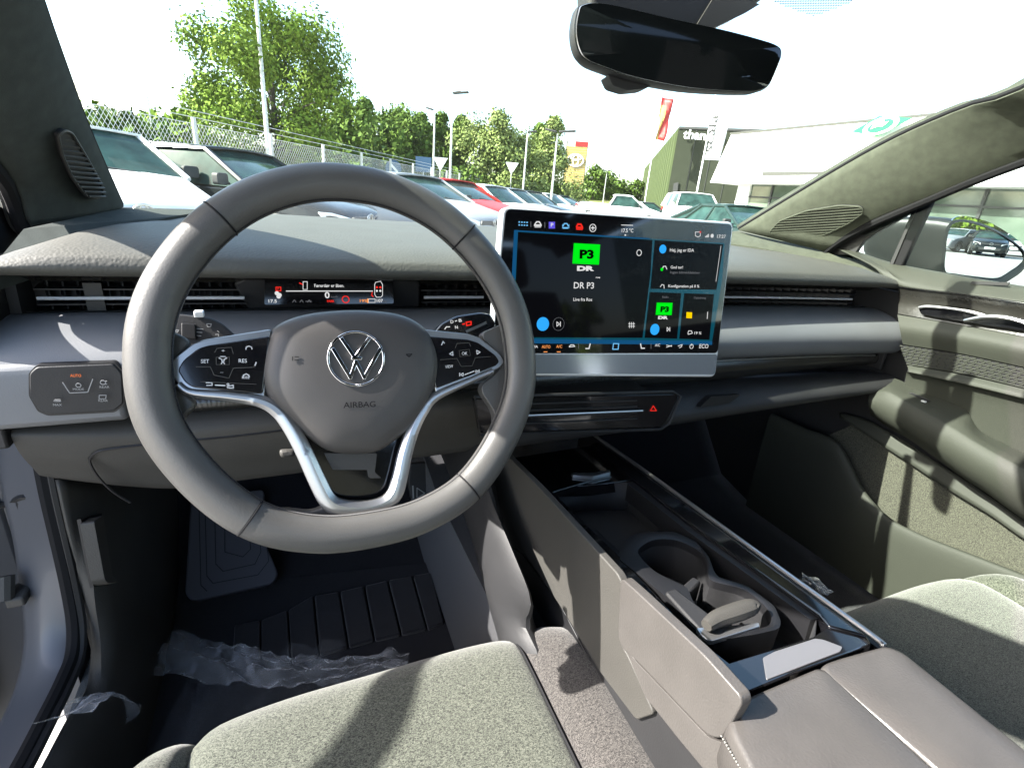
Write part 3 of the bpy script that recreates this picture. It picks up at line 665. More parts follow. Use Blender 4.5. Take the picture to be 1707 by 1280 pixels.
# lower corner pieces joining pillar and dashboard
mb=MB(); mb.prism([at(1230,386,X=.665),at(1372,418,X=.72),V((.735,.25,1.03)),V((.60,.45,1.05)),V((.55,.7,1.05))],(0,.01,-.02)); mb.build('base_trim',M['pil'],tR)
mb=MB(); mb.prism([at(205,347,X=-.69),V((-.72,.30,1.04)),V((-.735,.23,1.0)),V((-.60,.45,1.05)),V((-.56,.7,1.05))],(0,.01,-.02)); mb.build('base_trim',M['pilL'],tL)
def grille(t,pl,outline,n,m1,flip):
    P=rpoly(pl.pts(outline,0),.01,4); c=sum(P,V((0,0,0)))/len(P)
    mb=MB(); mb.prism([p+pl.n*.001 for p in P],-pl.n*.004); g=mb.build('speaker_grille',m1[1],t)
    mb=MB(); mb.tube([p+pl.n*.002 for p in P],.0018,6,closed=True); mb.build('grille_rim',m1[0],g)
    # ribs clipped to the outline in the plane
    u=flip.normalized(); v=pl.n.cross(u); pts=[((p-c).dot(u),(p-c).dot(v)) for p in P]
    lo=min(b for a,b in pts); hi=max(b for a,b in pts); mb=MB()
    for k in range(n):
        y=lo+(hi-lo)*(k+.7)/(n+.4); xs=[]
        for i in range(len(pts)):
            (a0,b0),(a1,b1)=pts[i-1],pts[i]
            if (b0-y)*(b1-y)<0: xs.append(a0+(a1-a0)*(y-b0)/(b1-b0))
        if len(xs)>=2:
            x0,x1=min(xs)+.001,max(xs)-.001; bow=.004
            mb.tube([c+u*(x0+(x1-x0)*s)+v*(y+bow*(4*s*(1-s)-.5)*0)+pl.n*.0022 for s in (0,.25,.5,.75,1)],(hi-lo)/n*.27,5)
    mb.build('grille_rib',m1[0],g)
def pl3(a,b,c,off=.012):
    u=(b-a); n=u.cross(c-a); p=Plane(a,u,n.cross(u)); p.p0=p.p0+p.n*off; return p
PLL=pl3(WL[0],WL[2],at(52,372,X=-.75),.010)
grille(tL,PLL,[(94,224),(104,216),(116,219),(140,258),(166,305),(171,324),(160,330),(140,325),(118,295),(100,255)],13,(M['hard'],M['black']),WL[0]-at(52,372,X=-.75)+V((0,0,-.02)))
PLR=pl3(WR[0],WR[2],DR[1],.011)
grille(tR,PLR,[(1283,386),(1300,368),(1345,351),(1400,342),(1436,344),(1441,354),(1415,372),(1375,391),(1335,396),(1292,396)],11,(M['pil'],M['dark']),DR[1]-WR[0])
# roof: rails, header, headliner
RF=thing('roof','dark headliner and side rails framing the glass roof panel','roof',(0,-.6,1.42))
mb=MB()
hl=WL[-1]; hr=WR[-1]
for s,e in ((-1,hl),(1,hr)):
    P=[e+V((0,.02,.02)),V((s*.585,-.25,1.415)),V((s*.60,-.7,1.43)),V((s*.60,-1.3,1.42))]
    Q=curv(P,16); rows=[]
    for p in Q: rows.append([p+V((s*a,0,b)) for a,b in ((-.05,.015),(-.04,-.005),(0,-.012),(.05,-.02),(.085,-.06),(.095,-.03),(.06,.035),(0,.035))])
    mb.loft(rows,True,True)
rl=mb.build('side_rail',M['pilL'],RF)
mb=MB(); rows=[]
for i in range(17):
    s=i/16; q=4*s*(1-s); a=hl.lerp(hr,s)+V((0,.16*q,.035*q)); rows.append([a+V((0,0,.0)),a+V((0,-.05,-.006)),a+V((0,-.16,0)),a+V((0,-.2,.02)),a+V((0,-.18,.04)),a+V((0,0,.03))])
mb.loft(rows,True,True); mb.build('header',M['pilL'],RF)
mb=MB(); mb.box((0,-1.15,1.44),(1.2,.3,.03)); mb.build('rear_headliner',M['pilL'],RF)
mb=MB(); mb.box((0,-.62,1.468),(1.16,.86,.006)); mb.build('roof_glass',M['rglass'],RF)
# ---- rear-view mirror
MP=Plane((0,.10,1.3),(1,-.10,0),(0,.12,1))
RM=thing('rearview_mirror','black frameless rear-view mirror hanging from the windshield','mirror',MP.pt(1130,80))
mo=[(1010,8),(1120,33),(1200,50),(1262,66),(1296,78),(1302,92),(1296,112),(1282,142),(1266,152),(1238,154),(1150,148),(1060,131),(1008,114),(975,100),(962,82),(957,52),(961,22),(970,9)]
P=cat(MP.pts(mo,0),4,True); c=sum(P,V((0,0,0)))/len(P)
mb=MB(); mb.loft([[c+(p-c)*s+MP.n*o for p in P] for s,o in ((1,.0),(1.008,-.004),(1.0,-.014),(.93,-.026),(.6,-.036))],True,True); mb.build('housing',M['dark'],RM)
mb=MB(); mb.loft([[c+(p-c)*s+MP.n*o for p in P] for s,o in ((1.0,-.001),(.995,.0015),(.985,.0022),(.5,.0022))],True,True); mb.build('glass',M['dmirror'],RM)
mb=MB(); mb.loft([[c+(p-c)*.985+MP.n*.0024 for p in P],[c+(p-c)*.992+MP.n*.0018 for p in P]],True); mb.build('bezel',M['silver'],RM)
mb=MB(); MP.slab(mb,[(1021,118),(1100,136),(1085,143),(1055,146),(1030,138)],-.012,.02,.004); mb.build('sensor',M['dark'],RM,bevel=.004)
SH=thing('windshield_camera_housing','dark plastic sensor cover above the rear-view mirror','sensor cover',MP.pt(1120,-30,-.05))
mb=MB(); mb.loft([[MP.pt(x,y,o) for x,y in ((1005,-90),(1400,-90),(1277,0),(1190,42),(1120,34),(1008,14))] for o in (-.035,-.075)],True,True); mb.build('cover',M['dark'],SH,bevel=.008)
mb=MB(); MP.slab(mb,[(1230,-40),(1300,-12),(1277,2),(1190,43),(1180,41)],-.033,.004); mb.build('cover_edge',M['hard'],SH)
# ---- passenger door
mb=MB(); mb.prism([V((.715,.20,1.016)),V((.768,.20,1.034)),V((.768,.34,1.056)),V((.768,.66,1.078)),V((.60,.66,1.056)),V((.70,.36,1.040))],(0,0,-.01)); mb.build('corner_trim',M['pil'],DA)
PD=thing('passenger_door','closed passenger door with silver handle, ribbed trim and lit armrest','car door',(.74,0,.8))
def strip(name,rows_,m,par=PD,nu=30,nv=4,sm=True,**k):
    cols=surf(rows_,nu,nv,sm); mb=MB(); mb.loft(cols); return mb.build(name,m,par,**k)
b0=ats([(1392,411),(1440,424),(1500,443),(1600,462),(1707,480),(1900,510)],X=.765)
b1=[V((.742,p.y,p.z+.004)) for p in b0]
b2=ats([(1450,440),(1480,452),(1505,466),(1600,482),(1707,497),(1900,525)],X=.712)
b3=ats([(1470,462),(1485,470),(1502,478),(1600,489),(1707,504),(1900,533)],X=.706)
strip('belt_trim',[b0,b1,b2,b3],M['door'],solid=.003)
mb=MB(); mb.prism([at(1452,468.5,Z=1.03) if 0 else q for q in ats([(1621,470),(1684,472),(1680,477),(1616,475)],X=.726)],(-.0012,0,.0012)); 
mb.build('belt_slot',M['dark'],PD)
g0=ats([(1498,478.5),(1600,490),(1707,505),(1900,534)],X=.711); g1=ats([(1498,500),(1600,514),(1707,531),(1900,562)],X=.722); g2=ats([(1497,523),(1600,541),(1707,561),(1900,600)],X=.713)
strip('gloss_insert',[g0,g1,g2],M['streak'])
mb=MB(); mb.tube(ats([(1500,478),(1600,489.5),(1707,504.5),(1900,533)],X=.7085),.0012,6); mb.build('chrome_line',M['silver'],PD)
p0=ats([(1496,524.5),(1600,542),(1707,562),(1900,601)],X=.711); p1=ats([(1500,548),(1600,563),(1707,585),(1900,625)],X=.699); p2=ats([(1505,574),(1600,589),(1707,612),(1900,655)],X=.709)
strip('soft_panel',[p0,p1,p2],M['door'])
q0=ats([(1500,575),(1600,590.5),(1707,613.5),(1900,657)],X=.712); q1=ats([(1512,608),(1600,622),(1707,647),(1900,695)],X=.714)
rb=strip('ribbed_trim',[q0,q1],M['dark'],sm=False)
mb=MB()
for k in range(12):
    t=(k+.5)/12; a=curv([p.lerp(q,t) for p,q in zip(q0,q1)],60)
    for i in range(0,58,2):
        j=(i+(k%3))%58; p,q=a[j],a[min(59,j+1+(i*7+k*5)%2)]; h=V((0,0,.0016)); o=V((-.0016,0,0)); h=h*.55; mb.prism([p+o-h,q+o-h,q+o+h,p+o+h],(.0016,0,0))
mb.build('trim_ribs',M['door'],rb,smooth=False)
l0=ats([(1512,609),(1600,624),(1707,648.5),(1900,697)],X=.708); l1=ats([(1515,620),(1600,638),(1707,664),(1900,714)],X=.698); l2=ats([(1510,627),(1600,650),(1707,678),(1900,730)],X=.716); l3=ats([(1505,700),(1600,740),(1707,790),(1900,880)],X=.735)
strip('mid_panel',[l0,l1,l2,l3],M['door'],nv=6)
# armrest
a0=ats([(1455,640),(1488,630),(1530,648),(1590,670),(1613,682),(1624,705),(1640,722),(1707,756),(1900,855)],X=.728)
a1=ats([(1450,655),(1478,652),(1515,672),(1565,700),(1590,715),(1615,730),(1645,747),(1707,781),(1900,885)],X=.662)
a2=ats([(1447,675),(1474,690),(1512,712),(1550,735),(1580,752),(1610,772),(1645,795),(1707,832),(1900,950)],X=.652)
a3=ats([(1450,690),(1480,712),(1515,732),(1550,757),(1580,778),(1610,800),(1645,822),(1707,866),(1900,990)],X=.69)
a4=ats([(1460,690),(1495,708),(1530,728),(1560,748),(1590,770),(1620,790),(1655,812),(1707,852),(1900,970)],X=.74)
mb=MB(); R_=[curv(r,50) for r in (a0,a1,a2,a3,a4)]; rows=[]
for j in range(50):
    c=[r[j] for r in R_]; rr=[c[0],c[0].lerp(c[1],.5),c[0].lerp(c[1],.94),c[1].lerp(c[2],.06)+V((0.001,0,0)),c[1].lerp(c[2],.5)+V((-.002,0,0)),c[2].lerp(c[3],.1),c[2].lerp(c[3],.6),c[3],c[4]]
    rows.append(rr)
mb.loft(rows,cap=False); mb.loft([[p for p in rows[0]],[V((.75,p.y+.01,p.z)) for p in rows[0]]]); arm=mb.build('armrest',M['door'],PD,ang=50)
mb=MB(); mb.prism(ats([(1507,655),(1523,655),(1552,668),(1536,673)],X=.70),(-.004,0,.001)); sw=mb.build('window_switch',M['black'],arm,bevel=.001)
mb=MB(); mb.box(at(1540,669,X=.69),(.004,.008,.003)); mb.build('switch_tip',M['wmetal'],sw)
# door handle
HPn=Plane((.708,0,.98),(0,-1,0),(0,0,1))
mb=MB(); HPn.slab(mb,[(1530,512),(1550,508),(1610,517),(1660,527),(1707,537),(1900,570),(1900,582),(1707,552),(1640,543),(1560,530),(1535,524)],.001,.006,.004); dh=mb.build('handle_bowl',M['gloss'],PD,bevel=.002)
mb=MB(); P=cat(HPn.pts([(1534,513),(1552,511),(1610,518),(1650,528)],.004),4); mb.tube(P,.0032,8); P=cat(HPn.pts([(1612,534),(1650,528),(1690,531),(1740,545),(1850,563)],.009),5); mb.tube(P,lambda t:.003+.004*math.sin(PI*min(1,t*1.2+.05)),10,flat=.7); mb.build('door_handle',M['silver'],PD)
# lower door: card pocket
c0=ats([(1440,700),(1500,730),(1560,770),(1640,830),(1707,875),(1900,1000)],X=.742); c1=ats([(1300,760),(1400,850),(1480,900),(1560,950),(1707,1010),(1900,1100)],X=.748)
strip('fabric_panel',[c0,c1],fabricmat('door_fabric',(.018,.018,.014),(.085,.085,.064),420),sm=False)
c0=ats([(1400,688),(1450,702),(1520,745),(1600,795),(1650,828),(1707,868),(1900,1000)],X=.738); c1=ats([(1400,692),(1440,722),(1510,768),(1580,815),(1650,858),(1707,898),(1900,1020)],X=.728)
strip('upper_card',[c0,c1],M['door'],sm=False,solid=.006)
d0=ats([(1290,690),(1345,715),(1395,735),(1420,775),(1440,815),(1480,860),(1530,888),(1600,916),(1707,957),(1900,1035)],X=.70)
d1=[p+V((-.012,0,-.004)) for p in d0]; d2=[V((.684,p.y,p.z-.05)) for p in d0]; d3=[V((.69,p.y,.36)) for p in d0]
strip('map_pocket',[[p+V((.012,0,-.02)) for p in d0],d0,d1,d2,d3],M['door'],nu=40)
mb=MB(); mb.prism([V((.76,.9,.3)),V((.76,.9,1.0)),V((.76,.15,1.0)),V((.76,-1.1,1.0)),V((.76,-1.1,.3))],(.02,0,0)); mb.build('door_shell',M['dark'],PD)
# seal + window frame
mb=MB(); P=curv([at(1376,420,X=.725),at(1400,402,X=.722),at(1440,380,X=.718),at(1540,337,X=.708),at(1707,270,X=.688),V((.655,-.29,1.37))],30); mb.tube(P,.0095,8,flat=.9); mb.build('window_frame',M['rubber'],PD)
QP=Plane((.74,0,1.1),(0,-1,0),(.0,0,1))
mb=MB(); QP.slab(mb,[(1481,441),(1503,445),(1554,335),(1522,346)],0,.014); mb.build('window_divider',M['rubber'],PD,bevel=.003)
mb=MB(); QP.slab(mb,[(1483,444),(1489,444),(1531,345),(1526,346)],.003,.004); mb.build('divider_edge',M['dark'],PD)
mb=MB(); QP.slab(mb,[(1370,425),(1424,425),(1440,402),(1470,383),(1524,352),(1524,340),(1440,372),(1395,395)],0.0,.010); mb.build('corner_frame',M['dark'],PD,bevel=.002)
mb=MB(); mb.prism([V((.748,.5,1.05)),V((.748,-.9,1.02)),V((.70,-.9,1.36)),V((.70,-.2,1.36)),V((.722,.12,1.22))],(.003,0,0)); mb.build('window_glass',M['sglass'],PD,smooth=False)
# ---- door mirror
MI=Plane((.98,.30,1.06),(-.80,.42,0),(0,0,1))
MI=Plane((.98,.28,1.06),(.936,-.352,0),(0,0,1))
DM=thing('door_mirror','dark door mirror outside the passenger window reflecting parked cars','mirror',(.95,.3,1.0))
z10=lambda x,y:(1380+.1916*x,280+.1916*y)
gi=[z10(*p) for p in ((1018,890),(1025,720),(1040,590),(1065,480),(1110,430),(1190,420),(1300,440),(1420,482),(1540,550),(1640,620),(1690,670),(1715,730),(1700,790),(1660,840),(1590,890),(1470,955),(1300,945),(1100,918))]
G0=MI.pts(gi); cg=sum(G0,V((0,0,0)))/len(G0)
P2=cat(G0,4,True); mb=MB(); mb.prism([p+MI.n*.001 for p in P2],-MI.n*.003)
for i,v in enumerate(mb.v): pass
mb.build('mirror_glass',M['mirror'],DM,smooth=False)
mb=MB(); rows=[]
for s,o,sx in ((.99,-.001,0),(1.03,.006,0),(1.09,.004,0),(1.13,-.02,0),(1.14,-.06,.01),(1.05,-.12,.03),(.86,-.17,.05),(.6,-.20,.06)):
    rows.append([cg+(p-cg)*s+MI.n*0+V((0,-1,0))*o+V((-1,0,0))*sx+V((0,0,-.015*(1 if s>1 else .3))) for p in P2])
mb.loft(rows,True,True); mb.build('housing',M['mhouse'],DM)
mb=MB(); rows=[[cg+(p-cg)*s+V((0,-1,0))*o+V((-1,0,0))*sx+V((0,0,-.012)) for p in P2[26:60]] for s,o,sx in ((1.155,-.03,.0),(1.16,-.07,.013),(1.07,-.128,.034))]
mb.build if 0 else None
mb.loft(rows); mb.build('painted_cap',M['paint'],DM,solid=.003)
mb=MB(); mb.prism([V((.77,.46,1.02)),V((.77,.34,1.02)),V((.93,.34,.97)),V((.93,.46,.97))],(0,0,-.05)); mb.build('mirror_foot',M['dark'],DM,bevel=.01)
# own bonnet is hidden; fender strip seen outside the quarter window is left to the mirror
# ---- centre console
KZ=Plane((0,0,.700),(1,0,0),(0,1,-.055))
CC=thing('center_console','black glossy centre console with tray and cup holders between the seats','console',(0,-.05,.6))
def z8(x,y): return 820+x*.3906,600+y*.3906
def kslab(name,l,o,th,m,r=0,par=CC,bev=0):
    mb=MB(); KZ.slab(mb,l,o,th,r); return mb.build(name,M[m] if isinstance(m,str) else m,par,bevel=bev)
kslab('left_rail',[(845,762),(898,810),(1031,955),(1174,1090),(1236,1159),(1205,1100),(1160,1062),(1046,940),(912,810),(872,765)],0,.02,'gloss',bev=.0015)
kslab('right_rail',[(1005,737),(1070,789),(1260,928),(1445,1065),(1380,1048),(1364,1028),(1156,880),(1054,800),(985,742)],.004,.02,'gloss',bev=.002)
mb=MB(); P=KZ.pts([(990,730),(1070,787),(1260,926),(1447,1063),(1465,1080)],.006); mb.tube(cat(P,5),.003,8); mb.build('rail_edge',M['silver'],CC)
kslab('front_deck',[(845,762),(1005,737),(1054,797),(985,806),(905,808)],-.003,.02,'gloss',bev=.001)
kslab('rear_deck',[(1150,1055),(1200,1110),(1236,1159),(1330,1120),(1452,1075),(1445,1062),(1378,1046),(1355,1062),(1215,1105)],.001,.02,'gloss',bev=.0015)
kslab('rear_key',[(1271,1098),(1290,1088),(1358,1066),(1372,1068),(1404,1080),(1400,1088),(1277,1135)],.002,.006,'keym',.002,bev=.001)
# tray
tr=[(905,808),(985,800),(1054,800),(1156,880),(1364,1028),(1360,1060),(1215,1105),(1160,1062),(1046,940)]
P=KZ.pts(tr,-.004); mb=MB(); mb.loft([P,[p+V((0,0,-.055)) for p in P]],True); b=[p+V((0,0,-.055)) for p in P]; mb.add(b,[tuple(range(len(b)))]); mb.build('tray',M['dark'],CC,solid=.002)
mb=MB()
for k in range(2): KZ.line(mb,[(960+k*40,830+k*5),(1110+k*45,960+k*8)],.002,-.05)
mb.build('tray_groove',M['black'],CC)
kslab('tray_lip',[(1054,800),(1156,880),(1364,1028),(1352,1030),(1148,884),(1046,804)],-.002,.03,'black')
# front hatch with silver lip
mb=MB(); KZ.slab(mb,[z8(200,505),z8(330,490),(955,785),(1010,783),(1020,793),(985,800),z8(260,560)],-.001,.012,.002); mb.build('front_tray_hatch',M['gloss'],CC,bevel=.001)
mb=MB(); KZ.slab(mb,[z8(335,490),z8(440,487),z8(500,478),z8(505,488),z8(430,507),z8(345,500)],.004,.006,.001); mb.build('latch',M['silver'],CC,bevel=.001)
# cup holders
o1=[z8(*p) for p in ((542,850),(548,800),(590,752),(650,735),(780,735),(870,775),(925,840),(955,925),(1090,965),(1205,1050),(1235,1120),(1225,1150),(1130,1172),(960,1200),(880,1165),(735,1005))]
i1=[z8(*p) for p in ((625,830),(640,795),(700,768),(790,772),(880,815),(912,860),(925,930),(960,952),(1080,985),(1175,1065),(1190,1120),(1150,1145),(1020,1150),(930,1115),(860,1035),(832,975),(765,940),(690,900))]
PO=rpoly(KZ.pts(o1,.001),.006,3); PI_=cat(KZ.pts(i1,.001),4,True); n=96; PO=resamp(PO,n,True); PI_=resamp(PI_,n,True)
# align starts
k0=min(range(n),key=lambda k:(PI_[k]-PO[0]).length); PI_=PI_[k0:]+PI_[:k0]
mb=MB(); mb.loft([[p+V((0,0,-.03)) for p in PO],PO,[p.lerp(q,.45)+V((0,0,.002)) for p,q in zip(PO,PI_)],PI_,[p+V((0,0,-.012)) for p in PI_]],True)
ch=mb.build('cup_holder',M['black'],CC,ang=50)
ci=sum(PI_,V((0,0,0)))/n
mb=MB(); mb.loft([[ci+(p-ci)*s+V((0,0,-h)) for p in PI_] for s,h in ((.985,.010),(.95,.04),(.92,.075))],True,False); b=[ci+(p-ci)*.92+V((0,0,-.075)) for p in PI_]; mb.add(b,[tuple(range(n))]); mb.build('cup_well',M['dark'],ch)
mb=MB()
for a,b_ in (((640,850),(715,905)),((905,900),(855,945)),((1000,1010),(1045,1060)),((830,985),(880,1040))):
    p=KZ.pt(*z8(*a),-.015); q=KZ.pt(*z8(*b_),-.015); d=(q-p); mb=MB(); mb.prism([p,q,q+V((0,0,-.03)),p+V((0,0,-.03))],d.cross(V((0,0,1))).normalized()*.012); mb.build('grip_fin',M['dark'],ch,bevel=.003)
mb=MB(); KZ.slab(mb,[z8(735,1000),z8(780,985),z8(950,1115),z8(1000,1160),z8(905,1195),z8(880,1160)],.0045,.012,.004); mb.build('holder_arm',M['dark'],ch,bevel=.003)
mb=MB(); KZ.slab(mb,[z8(868,1158),z8(890,1190),z8(915,1210),z8(940,1212),z8(1140,1150),z8(1135,1135),z8(1000,1150)],.005,.006,.002); lv=mb.build('lever_plate',M['silver'],ch,bevel=.001)
mb=MB(); P=[KZ.pt(*z8(x,y),.014) for x,y in ((905,1180),(950,1150),(1040,1118),(1100,1098),(1128,1108))]; mb.tube(cat(P,5),lambda t:.006+.004*math.sin(PI*t),10,flat=.9); mb.build('lever',M['hard'],lv)
# sides of the console
def xpoly(name,l,X,m,par,th=.02,r=.0,bev=.006,sub=0):
    P=ats(l,X=X); 
    if r: P=rpoly(P,r,4)
    s=-1 if X<0 else 1
    mb=MB(); mb.prism(P,(-s*th,0,0) if X<0 else (th,0,0)); return mb.build(name,M[m] if isinstance(m,str) else m,par,bevel=bev,bseg=3)
xpoly('side_cushion',[(800,700),(850,764),(898,812),(1030,957),(1038,975),(1034,1070),(1050,1100),(1090,1190),(1060,1200),(1000,1120),(940,1020),(880,930),(835,850),(775,770)],-.139,'hard',CC,.010,.006,.004)
xpoly('side_armrest',[(1034,962),(1060,985),(1174,1092),(1234,1160),(1236,1175),(1215,1212),(1200,1232),(1180,1226),(1060,1100),(1036,1080),(1030,1060)],-.141,'leather2',CC,.012,.008,.008)
xpoly('side_panel',[(1040,1075),(1060,1102),(1180,1228),(1205,1238),(1400,1450),(1330,1500),(1230,1350),(1130,1230),(1075,1160)],-.139,'leather2',CC,.010,.004,.006)
mb=MB(); mb.prism([V((-.128,.35,.30)),V((-.128,.35,.675)),V((-.128,-.285,.70)),V((-.128,-.8,.70)),V((-.128,-.8,.30))],(-.005,0,0)); mb.build('side_wall',M['dark'],CC)
mb=MB(); mb.prism([V((.104,.35,.30)),V((.104,.35,.672)),V((.104,-.30,.70)),V((.104,-.8,.70)),V((.104,-.8,.30))],(.012,0,0)); mb.build('side_wall',M['black'],CC)
xpoly('storage_pocket',[(842,905),(872,925),(935,1010),(992,1120),(1030,1300),(930,1300),(880,1060),(850,990)],-.1352,'black',CC,.004,.01,.001)  # flat black sheet painted in for the shade inside the hollow
TU=thing('tunnel_trim','grey plastic knee trim running down beside the accelerator to the floor','trim panel',(-.2,.2,.5))
t0=ats([(716,700),(748,765),(785,860),(812,950),(830,1020),(842,1060),(850,1090),(860,1130)],X=-.205); t1=ats([(760,690),(795,760),(822,840),(855,920),(885,1000),(875,1040),(895,1085),(905,1130)],X=-.185); t2=ats([(800,690),(815,760),(835,850),(852,930),(878,1005),(900,1060),(912,1090),(922,1130)],X=-.165)
cols=surf([[p+V((.0,.03,-.02)) for p in t0],t0,t1,t2],30,4); mb=MB(); mb.loft(cols); mb.build('panel',M['dark'],TU,solid=.004)  # darker plastic chosen to stand in for the shade on this trim
# ---- armrest lids
AR=thing('armrest','split grey leather armrest with a stitched seam behind the console','armrest',(0,-.4,.72))
AP=Plane((0,-.35,.733),(1,0,0),(0,1,0))
def lid(name,l,th):
    P=rpoly(AP.pts(l,0),.018,5); c=sum(P,V((0,0,0)))/len(P); mb=MB()
    mb.loft([[c+(p-c)*s+V((0,0,h)) for p in P] for s,h in ((.96,-th),(1.0,-th+.004),(1.0,-.012),(.992,-.005),(.975,-.001),(.93,.0),(.5,.001))],True,True); return mb.build(name,M['leather2'],AR,ang=60)
l1=lid('lid',[(1208,1198),(1236,1163),(1363,1110),(1378,1114),(1560,1282),(1690,1400),(1480,1560),(1300,1380)],.05)
l2=lid('lid',[(1360,1108),(1392,1096),(1476,1073),(1502,1082),(1700,1240),(1900,1400),(1700,1410),(1570,1287)],.05)
mb=MB(); a=AP.pt(1219,1203,-.008); b_=AP.pt(1330,1380,-.008)
for k in range(30):
    p=a.lerp(b_,k/30); q=a.lerp(b_,(k+.6)/30); mb.tube([p+V((-.0075,0,-.004)),q+V((-.0075,0,-.004))],.0009,5)
mb.build('stitching',M['stitch'],l1)
# ---- seats
def seat(name,label,dx,dyy,dz,mir=1):
    t=thing(name,label,'car seat',(-.37+dx,-.25+dyy,.4+dz))
    ys=[.012,.008,-.005,-.02,-.05,-.1,-.2,-.32,-.45,-.58,-.75]
    def edge(Y,x): # front drop
        f=max(0,1+ (Y-.012)/.09) if Y>-.078 else 0
        return -.10*f**2.6-.0
    def rowz(Y,xs):
        out=[]
        for x,z in xs:
            u=(x+.37)*mir; cur=.028*(abs(x+.37)/.27)**3+max(0,(abs(x+.37)-.18)/.1)**1.5*.022   # rounded plan of the front edge
            out.append(V((u-.37*0+dx-.37,Y+dyy-cur*(1 if Y>-.1 else max(0,1-(-.1-Y)/.2)),z+edge(Y,x)+dz-.03*min(1,max(0,(-.1-Y))/.5))))
        return out
    cen=[(-.575,.553),(-.55,.566),(-.48,.568),(-.40,.566),(-.32,.566),(-.24,.567),(-.205,.564),(-.196,.556)]
    bolr=[(-.1965,.555),(-.19,.566),(-.17,.579),(-.145,.586),(-.122,.583),(-.104,.572),(-.095,.55),(-.092,.50),(-.095,.42)]
    boll=[(-.645,.42),(-.648,.50),(-.643,.555),(-.632,.572),(-.612,.578),(-.592,.572),(-.580,.560),(-.575,.552)]
    def mk(nm,xs,m,par=t):
        mb=MB(); prof=cat([V((a,b,0)) for a,b in xs],4); ysr=[v.x for v in cat([V((y,0,0)) for y in ys],3)]
        mb.loft([rowz(Y,[(p.x,p.y) for p in prof]) for Y in ysr])
        f0=rowz(ysr[0],[(p.x,p.y) for p in prof]); mb.loft([[V((p.x,p.y-.03,.30)) for p in f0],[V((p.x,p.y-.012,p.z-.06)) for p in f0],f0])
        return mb.build(nm,m,par,ang=60)
    c=mk('cushion',cen,M['fab']); b1=mk('bolster',bolr,M['fab2'] if mir==1 else M['fab']); b2=mk('bolster',boll,M['fab'])
    # piping / stitches along the bolster crest and a seam
    for xs,off in ((-.128,.0),(-.198,0)):
        mb=MB(); P=[]
        zz={-.128:.5862,-.198:.5605}[xs]
        for Y in [.0,-.01,-.03,-.06,-.1,-.15,-.2,-.3,-.4,-.5,-.6]:
            p=rowz(Y,[(xs,zz)])[0]; P.append(p+V((0,0,.0008)))
        Q=resamp(cat(P,6),180)
        if xs==-.128:
            for i in range(0,178,2): mb.tube([Q[i],Q[i+1]],.0009,4)
            mb.build('stitching',M['printd'],b1)
        else: mb.tube(Q,.0022,5); mb.build('seam',M['rubber'],c)
    mb=MB(); mb.box((dx-.37,dyy-.45,.34+dz),(.48,.7,.12)); mb.build('seat_base',M['black'],t,bevel=.02)
    mb=MB(); rows=[]
    for i in range(9):
        s=i/8; y=-.80-.28*s; z=.55+.62*s; wdt=.27-.05*s
        rows.append([V((dx-.37+wdt*math.cos(a),dyy+y+.06*math.sin(a)*(1+.3*abs(math.cos(a))),z+dz)) for a in [2*PI*k/24 for k in range(24)]])
    mb.loft(rows,True,True); mb.build('backrest',M['fab'],t)
    mb=MB(); P=rpoly([V((dx-.37+a,dyy-1.1,dz+1.2+b)) for a,b in ((-.12,0),(.12,0),(.10,.17),(-.10,.17))],.04); mb.prism(P,(0,-.08,0)); mb.build('headrest',M['fab2'],t,bevel=.02)
    return t
seat('driver_seat','light grey melange driver seat cushion in front of the camera',0,.034,0)
seat('passenger_seat','half shaded grey fabric passenger seat beyond the console',.755,-.115,.018,-1)
# ---- footwell
FWp=Plane((-.58,.50,.43),(1,0,0),(0,.78,.62))
FRs=thing('footrest','grey rubber dead pedal with nested grooves in the driver footwell','footrest',FWp.pt(380,900))
mb=MB(); FWp.slab(mb,[(318,830),(440,815),(440,900),(464,955),(455,972),(320,1002),(308,990)],0,.02,.01); fp=mb.build('pad',M['floorp'],FRs,bevel=.003)
mb=MB()
for k,(l) in enumerate(([(375,850),(375,920),(405,928),(418,915),(412,850)],[(358,850),(360,940),(372,952),(425,940),(435,920),(430,850)],[(342,850),(345,960),(355,972),(430,958),(448,935),(442,880)],[(332,850),(335,975),(345,985)])):
    FWp.line(mb,l,.0016,.0006)
mb.build('groove',M['black'],fp)
AC=Plane((-.2,.47,.55),(1,0,0),(0,.35,1))
pe=thing('accelerator_pedal','narrow ridged accelerator pedal with an arrow mark at lower right of the wheel','pedal',AC.pt(697,800))
mb=MB(); AC.slab(mb,[(684,772),(712,770),(716,790),(712,828),(685,832),(680,800)],0,.014,.004); pp=mb.build('plate',M['dark'],pe,bevel=.003)
T=MB(); AC.line(T,[(695,813),(708,822),(695,830)],.0016,.001,True); AC.line(T,[(688,810),(689,830)],.003,.001); T.build('pedal_mark',M['printd'],pp)
bp=thing('brake_pedal','dark brake pedal behind the bottom of the wheel','pedal',AC.pt(600,800))
mb=MB(); AC.slab(mb,[(555,765),(650,765),(655,810),(552,812)],-.02,.014,.006); mb.build('plate',M['dark'],bp,bevel=.003)
mb=MB(); mb.tube([AC.pt(600,770,-.03),AC.pt(605,700,-.06)],.009,8); mb.build('pedal_arm',M['black'],bp)
